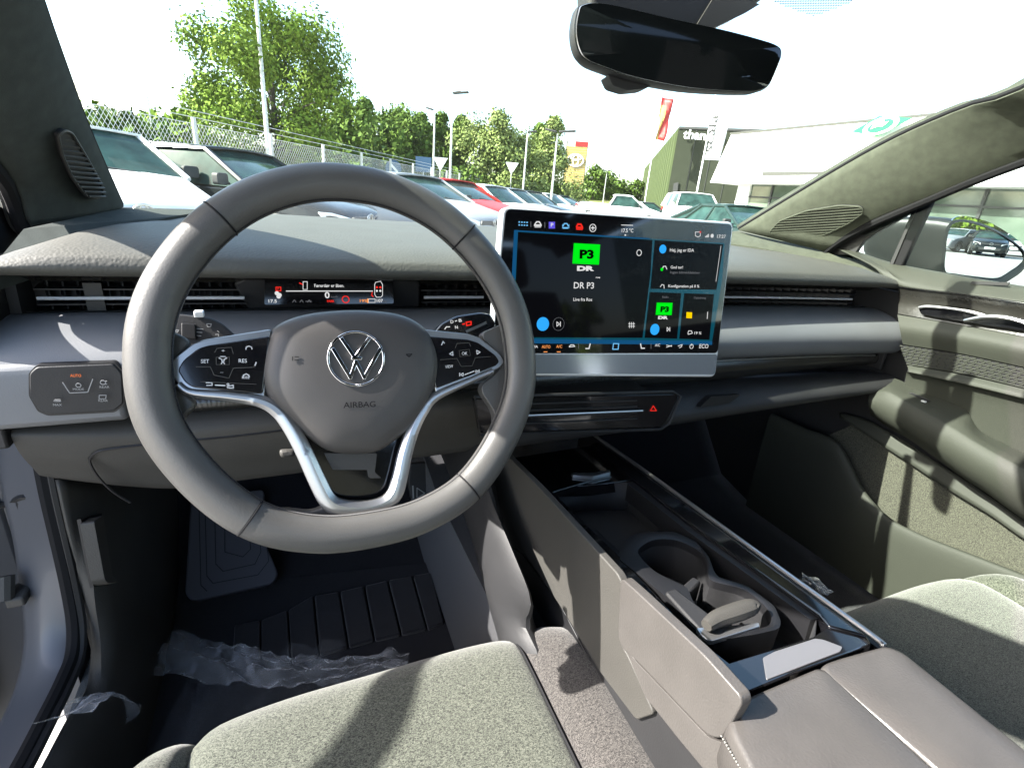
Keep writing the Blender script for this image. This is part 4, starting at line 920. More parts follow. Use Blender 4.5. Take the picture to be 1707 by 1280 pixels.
# floor mat
MT_=Plane((-.4,.25,.330),(1,0,0),(0,1,.10))
def z9(x,y): return 260+x*.375,640+y*.375
FM=thing('floor_mat','black carpet mat with eight raised ribs under the steering wheel','floor mat',(-.42,.2,.32))
mb=MB(); MT_.slab(mb,[(280,1290),(275,1080),(305,1000),(460,962),(745,930),(800,1020),(840,1180),(840,1400),(280,1400)],-.006,.006); mb.build('pile',M['carpet'],FM)
tops=[(345,1078),(465,1055),(585,1010),(700,945),(815,925),(925,900),(1030,875),(1140,855),(1225,840)]; bots=[(338,1190),(465,1215),(600,1238),(725,1205),(855,1170),(970,1140),(1090,1115),(1205,1090),(1282,1062)]
for k in range(8):
    a,b_,c,d=tops[k],tops[k+1],bots[k+1],bots[k]; g=6
    mb=MB(); MT_.slab(mb,[z9(a[0]+g,a[1]),z9(b_[0]-g+2,b_[1]+2),z9(c[0]-g+2,c[1]),z9(d[0]+g,d[1])],.004,.010,.004); mb.build('mat_rib',M['mat_'],FM,bevel=.003)
# plastic film
def filmmat(name,fac):
    m=bpy.data.materials.new(name); m.use_nodes=True; t=m.node_tree; N=t.nodes; L=t.links; b=N['Principled BSDF']
    b.inputs['Base Color'].default_value=(.75,.78,.82,1); b.inputs['Roughness'].default_value=.14; b.inputs['Specular IOR Level'].default_value=1
    tr=N.new('ShaderNodeBsdfTransparent'); mx=N.new('ShaderNodeMixShader'); 
    fr=N.new('ShaderNodeLayerWeight'); fr.inputs[0].default_value=.45; ma=N.new('ShaderNodeMath'); ma.operation='MULTIPLY_ADD'; ma.inputs[1].default_value=fac*.9; ma.inputs[2].default_value=fac*.07
    L.new(fr.outputs['Facing'],ma.inputs[0]); L.new(ma.outputs[0],mx.inputs[0]); L.new(tr.outputs[0],mx.inputs[1]); L.new(b.outputs[0],mx.inputs[2]); L.new(mx.outputs[0],N['Material Output'].inputs[0])
    return m
from mathutils import noise as NZ
def film(name,label,spine,wid,m,amp,seed,nl=120,nw=26,z0=0):
    P=resamp(cat(spine,8),nl); mb=MB(); rows=[]
    for i,p in enumerate(P):
        t=(P[min(i+1,nl-1)]-P[max(i-1,0)]).normalized(); q=t.cross(V((0,0,1))).normalized(); r=[]
        for j in range(nw):
            s=j/(nw-1)-.5; w_=wid(i/(nl-1))*(1+.25*NZ.noise(V((i*.09,seed,j*.02))))
            h=NZ.noise(V((i*.05,j*.16,seed)))*amp*1.2+(.5-abs(NZ.noise(V((i*.045+j*.05,j*.13-i*.02,seed+9)))))*amp*1.9-abs(NZ.noise(V((i*.12-j*.07,j*.22,seed+3))))*amp*1.3
            r.append(p+q*(w_*s+NZ.noise(V((i*.15,j*.3,seed+5)))*.006)+V((0,0,h+amp*.4*(1-4*s*s)+z0)))
        rows.append(r)
    mb.loft(rows); o=mb.build(name,m,ang=70,loc=P[0]); return tag(o,label,'plastic film')
fm=filmmat('clear_film',.6); fm2=filmmat('thin_film',.12)
film('plastic_sheet','crumpled clear plastic film strip lying across the dark floor in front of the driver seat',ats([(268,1085),(330,1097),(400,1108),(480,1122),(560,1120),(620,1110),(680,1108)],Z=.36),lambda t:.075*(1-.45*t)+.0,fm,.011,3)
film('plastic_cover','thin clear plastic sheet spread over the mat beneath the seat edge',ats([(285,1190),(380,1180),(480,1150),(560,1140)],Z=.345),lambda t:.17,fm2,.006,11)
film('plastic_wrap','shiny clear plastic wrap on the door sill at the lower left',[at(100,1200,X=-.712),at(150,1168,X=-.708),at(195,1170,X=-.70),at(225,1215,X=-.69)],lambda t:.05,fm,.008,21,60,16)
film('plastic_wrap','small scrap of plastic wrap beside the passenger seat beyond the console',ats([(1335,965),(1360,975),(1385,990)],Z=.52),lambda t:.03,fm,.006,31,30,12)
# ---- driver side: kick panel, seal, pillar paint, open door
KPn=thing('kick_panel','dark grey trim panel with bonnet release lever beside the driver footwell','trim panel',(-.7,.2,.5))
k0=ats([(92,800),(112,890),(140,985),(158,1060),(146,1140),(110,1200),(62,1290),(30,1340)],X=-.722)
k1=ats([(200,800),(190,890),(190,985),(195,1060),(190,1140),(170,1210),(130,1290),(100,1350)],X=-.700)
k2=ats([(330,790),(325,890),(300,985),(285,1060),(270,1140),(262,1210),(250,1290),(240,1380)],X=-.685)
k3=[V((-.675,p.y,.30)) for p in k2]
cols=surf([k0,k1,k2],30,5); mb=MB(); mb.loft(cols); mb.build('panel',M['hard'],KPn,solid=.004,ang=60)
mb=MB(); mb.prism([V((-.735,.9,.3)),V((-.735,.9,1.0)),V((-.735,.26,1.0)),V((-.735,.22,.3))],(.01,0,0)); mb.build('side_wall',M['dark'],KPn)
RB=Plane((-.698,.2,.6),(0,1,0),(0,0,1))
mb=MB(); P=rpoly(ats([(133,872),(150,862),(166,962),(178,974),(158,976),(152,970)],X=-.700),.004); mb.prism(P,(.014,0,0)); mb.build('bonnet_lever',M['hard'],KPn,bevel=.003)
mb=MB(); mb.prism(ats([(128,866),(165,856),(182,972),(150,980)],X=-.704),(.004,0,0)); mb.build('lever_recess',M['black'],KPn)
DS=thing('door_seal','black double rubber seal around the driver door opening','door seal',(-.73,.2,.6))
sp=[(25,560),(54,700),(76,815),(93,890),(110,965),(122,1035),(120,1090),(101,1140),(74,1195),(40,1262),(5,1325)]
P=cat(ats(sp,X=-.735),6); mb=MB(); mb.tube(P,.008,8); mb.build('seal',M['rubber'],DS)
P=cat(ats([(x+13,y+3) for x,y in sp],X=-.728),6); mb=MB(); mb.tube(P,.006,8); mb.build('inner_seal',M['dark'],DS)
s_=cat([p+V((-.012,.004,-.006)) for p in (DL[4],DL[3],DL[2],DL[1])]+[at(48,392,X=-.757),at(36,440,X=-.752),at(30,560,X=-.745)],6); mb=MB(); mb.tube(s_,.009,8); mb.build('seal',M['rubber'],DS)
s_=cat([p+V((-.022,.006,-.002)) for p in (DL[3],DL[2],DL[1])]+[at(40,392,X=-.762)],6); mb=MB(); mb.tube(s_,.004,8); mb.build('seal_lip',M['hard'],DS)
BF=thing('body_frame','painted blue-grey body pillar and sill of the open driver doorway','car body',(-.78,.2,.5))
f0=ats([(35,560),(62,700),(82,815),(98,890),(119,965),(136,1040),(134,1095),(112,1150),(80,1210),(45,1270),(10,1330)],X=-.737)
f1=ats([(0,600),(22,720),(38,815),(55,890),(66,965),(74,1040),(72,1095),(60,1150),(36,1210),(8,1270),(-30,1340)],X=-.775)
f2=[p+V((-.03,.02,-.01)) for p in f1]
cols=surf([f0,f1,f2],40,4); mb=MB(); mb.loft(cols); mb.build('pillar_paint',M['paint'],BF,solid=.003)
mb=MB(); mb.prism([V((-.80,.33,.22)),V((-.80,.33,1.0)),V((-.80,.95,1.02)),V((-.80,.95,.22))],(-.03,0,0)); mb.build('front_fender',M['paint'],BF)
mb=MB(); mb.box((-.75,-.45,.25),(.05,1.2,.08)); mb.build('sill',M['paint'],BF,bevel=.01)
mb=MB(); mb.box((.84,.55,.6),(.06,1.4,.7)); mb.build('right_fender',M['paint'],BF,bevel=.02)
OD=thing('driver_door','open driver door swung forward with dark inner edge and check strap','car door',(-.82,.33,.6))
D0=V((-.82,.33,0)); du=V((-math.sin(R(66)),-math.cos(R(66)),0)); dn=V((du.y,-du.x,0)); 
if dn.dot(CAM-D0)<0: dn=-dn
def dpt(s,z,o=0): return D0+du*s+V((0,0,z))+dn*o
mb=MB(); P=rpoly([dpt(0,.28),dpt(1.0,.28),dpt(1.08,.5),dpt(1.08,.98),dpt(0,1.02)],.05); mb.prism(P,dn*-.05); mb.build('shell',M['paint'],OD,bevel=.01)
mb=MB(); P=rpoly([dpt(.07,.33,.05),dpt(.95,.33,.05),dpt(1.03,.5,.05),dpt(1.03,1.0,.05),dpt(.07,1.03,.05)],.05); mb.prism(P,dn*-.05); mb.build('inner_panel',M['rubber'],OD,bevel=.015)
mb=MB(); P=[dpt(0.02,1.0),dpt(.35,1.2),dpt(.62,1.34),dpt(.95,1.36),dpt(1.08,1.25),dpt(1.08,1.0)]; mb.tube(cat(P,5),.02,8); mb.build('window_frame',M['rubber'],OD)
mb=MB(); mb.prism(ats([(-40,340),(0,345),(25,352),(48,376),(70,410),(-40,430)],X=-.775),(-.006,0,0)); mb.build('quarter_panel',M['rubber'],BF)
mb=MB(); P=cat([at(-30,838,X=-.86),at(0,842,X=-.83),at(22,836,X=-.80),at(44,826,X=-.775),at(72,834,X=-.765)],4); mb.tube(P,.008,8,flat=.6); mb.build('check_strap',M['dark'],OD)
mb=MB(); mb.box(at(50,834,X=-.78),(.02,.03,.02)); mb.build('strap_bracket',M['black'],OD,bevel=.004)
mb=MB(); P=[]
for i in range(90):
    t=i/89; p=at(-8+18*math.sin(t*2),700+t*210,X=-.85); P.append(p)
mb.tube(P,lambda t:.013+.0025*math.sin(t*2*PI*22),10); mb.build('cable_gaiter',M['rubber'],OD)
mb=MB(); mb.box(at(34,990,X=-.80),(.02,.035,.014)); mb.build('hinge',M['hard'],OD,bevel=.003)
mb=MB(); mb.tube([at(8,960,X=-.81),at(8,1000,X=-.81)],.010,10); mb.build('hinge_pin',M['hard'],OD)
# ================================================================ OUTSIDE
GZ=-.08
M.update(
 asphalt=mat('asphalt',(.26,.255,.24),.9,noise=[(.6,.12,5),(30,.12,4)],bump=('noise',60,.3,.004)),
 grass=mat('grass_green',(.085,.088,.012),.95,noise=[(1.2,.25,5)]),
 leaf=mat('leaf_bright',(.12,.185,.02),.7,spec=.1,noise=[(.9,.3,3)]),
 leaf2=mat('leaf_mid',(.068,.11,.018),.7,spec=.1,noise=[(.7,.3,3)]),
 leaf3=mat('leaf_pale',(.14,.18,.045),.65,spec=.3,noise=[(.7,.25,3)]),
 bark=mat('bark',(.06,.05,.04),.9),
 galv=mat('galvanised_steel',(.5,.5,.48),.45,metal=.4),
 wire=mat('fence_wire',(.6,.6,.58),.5,metal=.3),
 cwhite=mat('white_car_paint',(.62,.62,.62),.35,coat=.15,spec=.3),
 csilver=mat('silver_car_paint',(.24,.25,.26),.4,metal=.3,coat=.1,spec=.3),
 cred=mat('red_car_paint',(.42,.012,.008),.4,spec=.25),
 cblack=mat('black_car_paint',(.012,.014,.014),.12,spec=.3),
 cgreen=mat('dark_green_car_paint',(.015,.03,.026),.35,spec=.3),
 cgrey=mat('grey_car_paint',(.05,.055,.06),.4,metal=.2,spec=.3),
 cglass=mat('car_window',(.018,.04,.036),.03,spec=.3,noise=[(3,.5,3)]),
 lamp=mat('head_lamp',(.6,.62,.65),.1,spec=.8,metal=.3),
 tail=mat('tail_lamp',(.4,.01,.01),.2),
 tyre=mat('tyre_rubber',(.02,.02,.02),.8), rimm=mat('wheel_rim',(.45,.45,.46),.35,metal=.7),
 bgreen2=mat('pale_green_cladding',(.09,.11,.06),.9,spec=.05),
 bgrey=mat('grey_metal_flashing',(.07,.07,.065),.8,spec=.1),
 bwhite=mat('white_cladding',(.82,.82,.80),.5,noise=[(.4,.03,2)]),
 bdark=mat('dark_grey_cladding',(.030,.034,.024),.9,spec=.05,noise=[(.5,.1,3)]),
 bgreen=mat('grey_green_cladding',(.040,.052,.022),.9,spec=.05,noise=[(.5,.1,3)]),
 bglass=mat('showroom_glass',(.10,.13,.10),.06,spec=.8,noise=[(.5,.4,3)]),
 yel=mat('yellow_timber',(.34,.25,.07),.7,noise=[(4,.15,3)]), redp=mat('red_sign',(.32,.012,.01),.5), grn=mat('green_sign',(.0,.24,.06),.5),
 swhite=mat('sign_white',(.85,.85,.85),.5), sblue=mat('sign_blue',(.05,.11,.20),.5), roofc=mat('cream_roof',(.65,.60,.48),.7), blk=mat('fitting_black',(.03,.03,.03),.6))
M['cglass'].node_tree.nodes['Principled BSDF'].inputs['IOR'].default_value=1.22
mb=MB(); mb.add([(-600,-600,GZ),(600,-600,GZ),(600,600,GZ),(-600,600,GZ)],[(0,1,2,3)]); o=mb.build('ground',M['asphalt']); tag(o,kind='structure')
def dirv(px,py):
    d=ray(px,py); h=math.hypot(d.x,d.y); return V((d.x/h,d.y/h,0)),d.z/h
def gp(px,py,dist):
    """ground point under a photo spot, at a distance in metres; second value the height seen there"""
    u,s=dirv(px,py); return V((CAM.x+u.x*dist,CAM.y+u.y*dist,GZ)),CAM.z+s*dist
ROW=V((math.sin(R(33)),math.cos(R(33)),0)); PERP=V((-ROW.y,ROW.x,0))     # fence direction and away from it
F0=gp(335,300,13.2)[0]
# grass verge beyond the fence
A=F0-ROW*40+PERP*.3; B=F0+ROW*190+PERP*.3
mb=MB(); mb.add([A+V((0,0,.012)),B+V((0,0,.012)),B+PERP*120+V((0,0,.012)),A+PERP*120+V((0,0,.012))],[(0,1,2,3)]); o=mb.build('grass_verge',M['grass']); tag(o,kind='structure')
mb=MB(); c=gp(1080,330,95)[0]; 
P=[gp(955,330,75)[0],gp(1200,350,62)[0],gp(1215,345,110)[0],gp(955,320,160)[0]]; 
mb.loft([[P[0]+V((0,0,-.5)),P[1]+V((0,0,-.5))],[P[0]+V((0,0,.9)),P[1]+V((0,0,1.2))],[P[3]+V((0,0,2.2)),P[2]+V((0,0,2.6))]]); o=mb.build('grass_bank',M['grass']); tag(o,kind='structure')
# ---- fence
fe=thing('chain_link_fence','long wire mesh fence with pale posts behind the row of parked cars','fence',F0)
def fpt(s,z): return F0+ROW*s+V((0,0,z))
posts=[-4.2,0]+[2.55*k for k in range(1,38)]
HF=2.05
for i,s in enumerate(posts):
    mb=MB(); mb.tube([fpt(s,0),fpt(s,HF+.12)],.045,8); mb.build('post',M['galv'],fe)
mb=MB(); 
def wirelen(s0,s1,st,wd):
    s=s0
    while s<s1:
        for a,b in (((s,0),(s+HF*.75,HF)),((s+HF*.75,0),(s,HF))):
            p,q=fpt(*a),fpt(*b); t=(q-p).normalized(); u=t.cross(PERP).normalized()*wd
            mb.add([p-u,p+u,q+u,q-u],[(0,1,2,3)])
        s+=st
wirelen(-9,14,.10,.0055); wirelen(14,95,.2,.009)
mb.build('wire_mesh',M['wire'],fe,smooth=False,fix=False)
mb=MB()
for z in (HF,HF+.12,HF+.24,1.0): mb.tube([fpt(-9,z),fpt(95,z)],.007,4)
mb.build('strand',M['wire'],fe)
# ---- cars
def car(name,label,paint,pos,ang,L=4.4,Wd=1.82,H=1.5,kind='suv',group=None,roofm=None,detail=True):
    """heading along local +x, ground at z 0, origin at the middle"""
    t=thing(name,label,'car',(0,0,0),group)
    h=H; hb={'suv':.70,'hatch':.66,'sedan':.68,'van':.60,'pickup':.66}[kind]*H  # bonnet height at the base of the screen
    hl=L/2; b0=.20
    if kind=='van': prof=[(hl,.42),(hl-.03,.62),(hl-.15,.86*hb/.9),(hl-.55,hb*1.02),(hl-1.0,hb*1.16)]
    else: prof=[(hl,.40),(hl-.01,.58),(hl-.10,hb*.74),(hl-.35,hb*.84),(hl-.8,hb*.93),(hl-1.22,hb)]
    belt=prof[-1][1]; xs0=prof[-1][0]
    # lower body: stations along x, half section
    st=[(-hl,.60,belt*.80,.40),(-hl+.06,.78,belt*.97,.30),(-hl+.35,.93,belt*1.02,b0),(-hl+.9,1,belt*1.02,b0),(0,1,belt*1.01,b0),(xs0,1,belt,b0)]
    st+= [(x,w_,z,b0 if x<hl-.3 else .24) for (x,z),w_ in zip(prof[::-1][1:],(.985,.955,.88,.78,.70))]
    mb=MB(); rows=[]
    for x,w_,zt,zb in st:
        y=Wd/2*w_; zs=zb+(zt-zb)*.62
        rows.append([V((x,s*a,z)) for s,pts in ((1,[(y*.80,zb),(y*.97,zb+.06),(y,zs*.75),(y*.995,zs),(y*.95,zt-.07),(y*.86,zt-.01),(y*.45,zt+.02)]),) for a,z in pts]+[V((x,0,zt+.03))]+[V((x,-a,z)) for a,z in [(y*.45,zt+.02),(y*.86,zt-.01),(y*.95,zt-.07),(y*.995,zs),(y,zs*.75),(y*.97,zb+.06),(y*.80,zb)]])
    R2=[]
    n=len(rows[0]); colsx=[cat([r[j] for r in rows],3) for j in range(n)]
    rows=[[colsx[j][i] for j in range(n)] for i in range(len(colsx[0]))]
    mb.loft(rows,False,True); body=mb.build('body',paint,t,ang=40)
    # cabin
    xf=xs0; 
    if kind=='pickup': tr=[(xf,belt),(xf-.75,h),(xf-1.7,h),(xf-2.0,belt)]
    elif kind=='van': tr=[(xf,belt),(xf-.75,h),(-hl+.12,h),(-hl+.03,belt)]
    elif kind=='sedan': tr=[(xf,belt),(xf-.95,h),(-hl+1.5,h*.985),(-hl+.5,belt*1.02)]
    elif kind=='hatch': tr=[(xf,belt),(xf-.8,h),(-hl+.9,h*.985),(-hl+.15,belt*1.03)]
    else: tr=[(xf,belt),(xf-.75,h),(-hl+.7,h*.985),(-hl+.12,belt*1.03)]
    wb,wt=Wd/2*.93,Wd/2*.70
    A0,A1,A2,A3=tr; 
    def cab(o,zo=0): # glass volume corners
        return [V((A0[0]+o,wb,A0[1]-.03)),V((A1[0],wt,A1[1]-.05)),V((A2[0],wt,A2[1]-.05)),V((A3[0],wb,A3[1]-.03))]
    g=cab(0); mb=MB(); 
    mid=lambda a,b,t_,up=0:a.lerp(b,t_)+V((0,0,up))
    rowsL=[[V((p.x+(.10 if i==0 else (.05 if i==1 else 0))*(1-abs(s)**2),p.y*s,p.z+.02*(1-s*s))) for i,p in enumerate(g)] for s in (1,.7,.35,0,-.35,-.7,-1)]
    mb.loft(rowsL,False,True); mb.build('windows',M['cglass'],t,ang=30)
    # roof skin and pillars
    rm=roofm or paint; mb=MB()
    rx=[(A1[0]+.04,.0),(A1[0]-.25,.035),((A1[0]+A2[0])/2,.05),(A2[0],.03),(A2[0]-.18,-.04)]
    rows=[]
    for x,dz in rx:
        z=A1[1]-.05+(A2[1]-A1[1])*((A1[0]-x)/(A1[0]-A2[0]) if x<A1[0] else 0)
        rows.append([V((x+.05*(1-s*s),wt*1.03*s,z+dz*.6+.03*(1-s*s)+.008)) for s in (-1,-.85,-.5,0,.5,.85,1)])
    mb.loft(rows); mb.build('roof',rm,t,solid=.03,soff=0)
    mb=MB()
    for s in (1,-1):
        f_=lambda p,k=1.015:V((p.x,p.y*s*k,p.z))
        mb.tube([f_(g[0])+V((.02,0,0)),f_(g[1])],.035,6); mb.tube([f_(g[1]),f_(g[2])],.03,6); mb.tube([f_(g[2]),f_(g[3])],.06,6)
        if kind!='pickup':
            m1=g[1].lerp(g[2],.42); m0=g[0].lerp(g[3],.47); mb.tube([f_(m0),f_(m1)],.03,6)
            m1=g[1].lerp(g[2],.93); m0=g[0].lerp(g[3],.80); mb.tube([f_(m0),f_(m1)],.045,6)
    mb.build('pillars',paint if kind!='van' else paint,t)
    # wheels
    for wx in (hl-.85,-hl+.80):
        for s in (1,-1):
            r=.33 if kind in('suv','pickup','van') else .31; c=V((wx,s*(Wd/2-.11),r))
            mb=MB(); mb.lathe([(r*.62,-.10),(r*.93,-.11),(r,-.08),(r,.08),(r*.93,.11),(r*.62,.10)],c,(0,1,0),24); wh=mb.build('wheel',M['tyre'],t)
            if detail:
                mb=MB(); o_=s*.105
                mb.lathe([(r*.64,o_),(r*.58,o_*.9),(r*.5,o_*.55),(.01,o_*.55)],c,(0,1,0),24)
                for k in range(5):
                    a=2*PI*k/5; d=V((math.cos(a),0,math.sin(a))); q=V((-d.z,0,d.x))*.03; p0_=c+V((0,o_*.8,0)); mb.prism([p0_-q,p0_+q,p0_+q+d*r*.58,p0_-q+d*r*.58],(0,s*.02,0))
                mb.build('rim',M['rimm'],wh)
    # arches
    mb=MB()
    for wx in (hl-.85,-hl+.80):
        for s in (1,-1):
            c=V((wx,s*Wd/2*.985,.33)); mb.tube([c+V((math.cos(a)*.40,0,math.sin(a)*.40)) for a in [PI*k/14 for k in range(15)]],.035,6)
            mb.add([c+V((0,s*.006,0))]+[c+V((math.cos(a)*.39,s*.006,math.sin(a)*.39)) for a in [PI*k/14 for k in range(15)]],[(0,k,k+1) for k in range(1,15)])
    mb.build('wheel_arch',M['blk'],t)
    if detail:
        for s in (1,-1):
            mb=MB(); x=hl-.10; P=[V((hl-.05,s*Wd*.25,hb*.62)),V((hl-.03,s*Wd*.27,hb*.72)),V((hl-.16,s*Wd*.41,hb*.78)),V((hl-.30,s*Wd*.455,hb*.78)),V((hl-.22,s*Wd*.45,hb*.68))]
            mb.prism(P,(.035,s*.02,0)); mb.build('headlight',M['lamp'],t,bevel=.01)
            mb=MB(); P=[V((-hl+.02,s*Wd*.26,belt*.82)),V((-hl+.0,s*Wd*.30,belt*.93)),V((-hl+.14,s*Wd*.47,belt*.93)),V((-hl+.14,s*Wd*.48,belt*.84))]; mb.prism(P,(-.03,s*.015,0)); mb.build('tail_light',M['tail'],t,bevel=.008)
            mb=MB(); c=V((xs0-.32,s*(Wd/2+.09),belt+.06)); mb.prism(rpoly([c+V((0,-.09,-.07)),c+V((0,.09,-.07)),c+V((0,.09,.07)),c+V((0,-.09,.07))],.04),(.09,0,0)); mb.tube([c+V((.04,-s*.02,-.04)),c+V((.04,-s*.16,-.05))],.02,6); mb.build('side_mirror',M['blk'] if kind!='van' else paint,t,bevel=.02)
            mb=MB()
            for dx_ in (.05,1.05): mb.box((xs0-.9-dx_*.95,s*(Wd/2*.992),belt*.80),(.16,.02,.025))
            mb.build('door_handles',paint,t)
        mb=MB(); P=[V((hl+.002,-Wd*.27,.36)),V((hl+.002,Wd*.27,.36)),V((hl-.02,Wd*.30,.52)),V((hl-.02,-Wd*.30,.52))]; mb.prism(P,(.03,0,0)); mb.build('grille',M['blk'],t,bevel=.015)
        mb=MB(); P=[V((hl-.06,-Wd*.24,hb*.66)),V((hl-.06,Wd*.24,hb*.66)),V((hl-.07,Wd*.22,hb*.73)),V((hl-.07,-Wd*.22,hb*.73))]; mb.prism(P,(.05,0,0)); mb.build('upper_grille',M['blk'],t,bevel=.01)
        mb=MB(); c=V((hl-.0,0,hb*.70))
        mb.tube([c+V((0,.09*math.cos(a),.065*math.sin(a))) for a in [2*PI*k/20 for k in range(20)]],.012,6,closed=True); mb.tube([c+V((0,.04*math.cos(a),.062*math.sin(a))) for a in [2*PI*k/16 for k in range(16)]],.010,6,closed=True); mb.build('front_badge',M['silver'],t)
        mb=MB(); mb.box((hl+.03,0,.50),(.015,.50,.11)); mb.build('number_plate',M['swhite'],t)
        mb=MB(); a=g[0]+V((.16,-.2,.015)); mb.tube([V((xs0+.10,.55,belt-.01)),V((xs0-.02,-.05,belt+.055))],.010,5); mb.tube([V((xs0+.10,-.05,belt)),V((xs0-.02,-.62,belt+.05))],.010,5); mb.build('wiper',M['blk'],t)
    if kind=='pickup':
        mb=MB(); mb.box((-hl+.75,0,belt*1.01),(1.35,Wd*.84,.02)); mb.build('cargo_bed',M['blk'],t)
    t.location=pos; t.rotation_euler=(0,0,ang); return t
def copy_tree(o,parent=None):
    c=o.copy(); COL.objects.link(c)
    if parent: c.parent=parent
    for ch in list(o.children): copy_tree(ch,c)
    return c
GRP='cars parked along the wire fence'
def place_row(px,dist,name,label,paint,yaw,group=GRP,**k):
    p,_=gp(px,300,dist); return car(name,label,paint,p,R(yaw),group=group,**k)
# yaw: heading, degrees from +x anticlockwise
place_row(122,8.5,'parked_car','white sport utility car with oval badge, nearest car beside the driver pillar',M['cwhite'],-62,kind='suv',H=1.57,L=4.5,Wd=1.88)
place_row(378,8.9,'parked_car','black sport utility car with dark side mirror, second from the driver pillar',M['cblack'],-36,kind='suv',H=1.5,L=4.5)
place_row(560,9.6,'parked_car','dark grey car mostly hidden behind the top of the steering wheel',M['cgrey'],-57,kind='hatch',H=1.38,L=4.1)
place_row(690,11.2,'parked_car','silver crossover car just right of the top of the wheel rim',M['csilver'],-57,kind='suv',H=1.44,L=4.2)
place_row(757,14.0,'parked_car','bright red hatchback car beyond the top left corner of the touchscreen',M['cred'],-57,kind='suv',H=1.46,L=4.2)
place_row(826,17.6,'parked_car','white hatchback directly right of the red car',M['cwhite'],-57,kind='hatch',H=1.46,L=4.0)
place_row(862,21,'parked_car','silver hatchback, second to the right of the red car',M['csilver'],-57,kind='hatch',H=1.46,L=4.0)
place_row(893,25,'parked_car','dark hatchback, third to the right of the red car',M['cblack'],-57,kind='hatch',H=1.46,L=4.0,detail=False)
place_row(920,29.5,'parked_car','white hatchback, fourth to the right of the red car',M['cwhite'],-57,kind='hatch',H=1.46,L=4.0,detail=False)
place_row(943,34.5,'parked_car','dark sedan at the far end of the fence row, below the yellow sign tower',M['cgrey'],-57,kind='sedan',H=1.45,detail=False)
G2='cars parked before the dark hall'
place_row(1040,33,'pickup_truck','white pickup truck beyond the top edge of the touchscreen',M['cwhite'],-35,G2,kind='pickup',H=1.75,L=5.2,Wd=1.9)
place_row(1070,36,'parked_car','white hatchback parked directly right of the pickup truck',M['cwhite'],-40,G2,kind='hatch',H=1.48)
place_row(1092,38,'parked_car','small dark car between the pickup and the white van',M['cblack'],-40,G2,kind='hatch',H=1.5)
place_row(1160,26,'delivery_van','white delivery van seen above the right of the touchscreen',M['cwhite'],-120,G2,kind='van',H=1.95,L=4.9,Wd=1.95)
place_row(1250,14.5,'parked_car','dark green sedan at the foot of the white showroom',M['cgreen'],-100,G2,kind='sedan',H=1.42,L=4.7)
place_row(1452,10,'parked_car','white car with dark windows outside the passenger quarter window',M['cwhite'],-150,G2,kind='hatch',H=1.40,L=4.3)
# cars behind, seen in the door mirror
GM='cars reflected in the door mirror'
base=V((.98,.28,GZ))
def mpos(deg,dist): a=R(deg); return base+V((math.sin(a)*dist,-math.cos(a)*dist,0))
for i,(dg,ds,nm,lb,pt,yw,kd) in enumerate((
 (20.8,50,'parked_car','dark car at the left edge of the door mirror reflection',M['cblack'],70,'hatch'),
 (22.6,46,'parked_car','silver-blue estate car, second from left in the door mirror reflection',M['csilver'],140,'suv'),
 (24.6,44,'parked_car','dark sport utility car in the middle of the door mirror reflection',M['cblack'],110,'suv'),
 (26.4,50,'parked_car','white car at the right of the door mirror reflection',M['cwhite'],120,'hatch'),
 (28.2,54,'parked_car','grey car at the far right of the door mirror reflection',M['cgrey'],120,'hatch'),
 (23.5,62,'parked_car','white hatchback far back in the door mirror reflection',M['cwhite'],100,'hatch'))):
    car(nm,lb,pt,mpos(dg,ds),R(yw),kind=kd,group=GM)
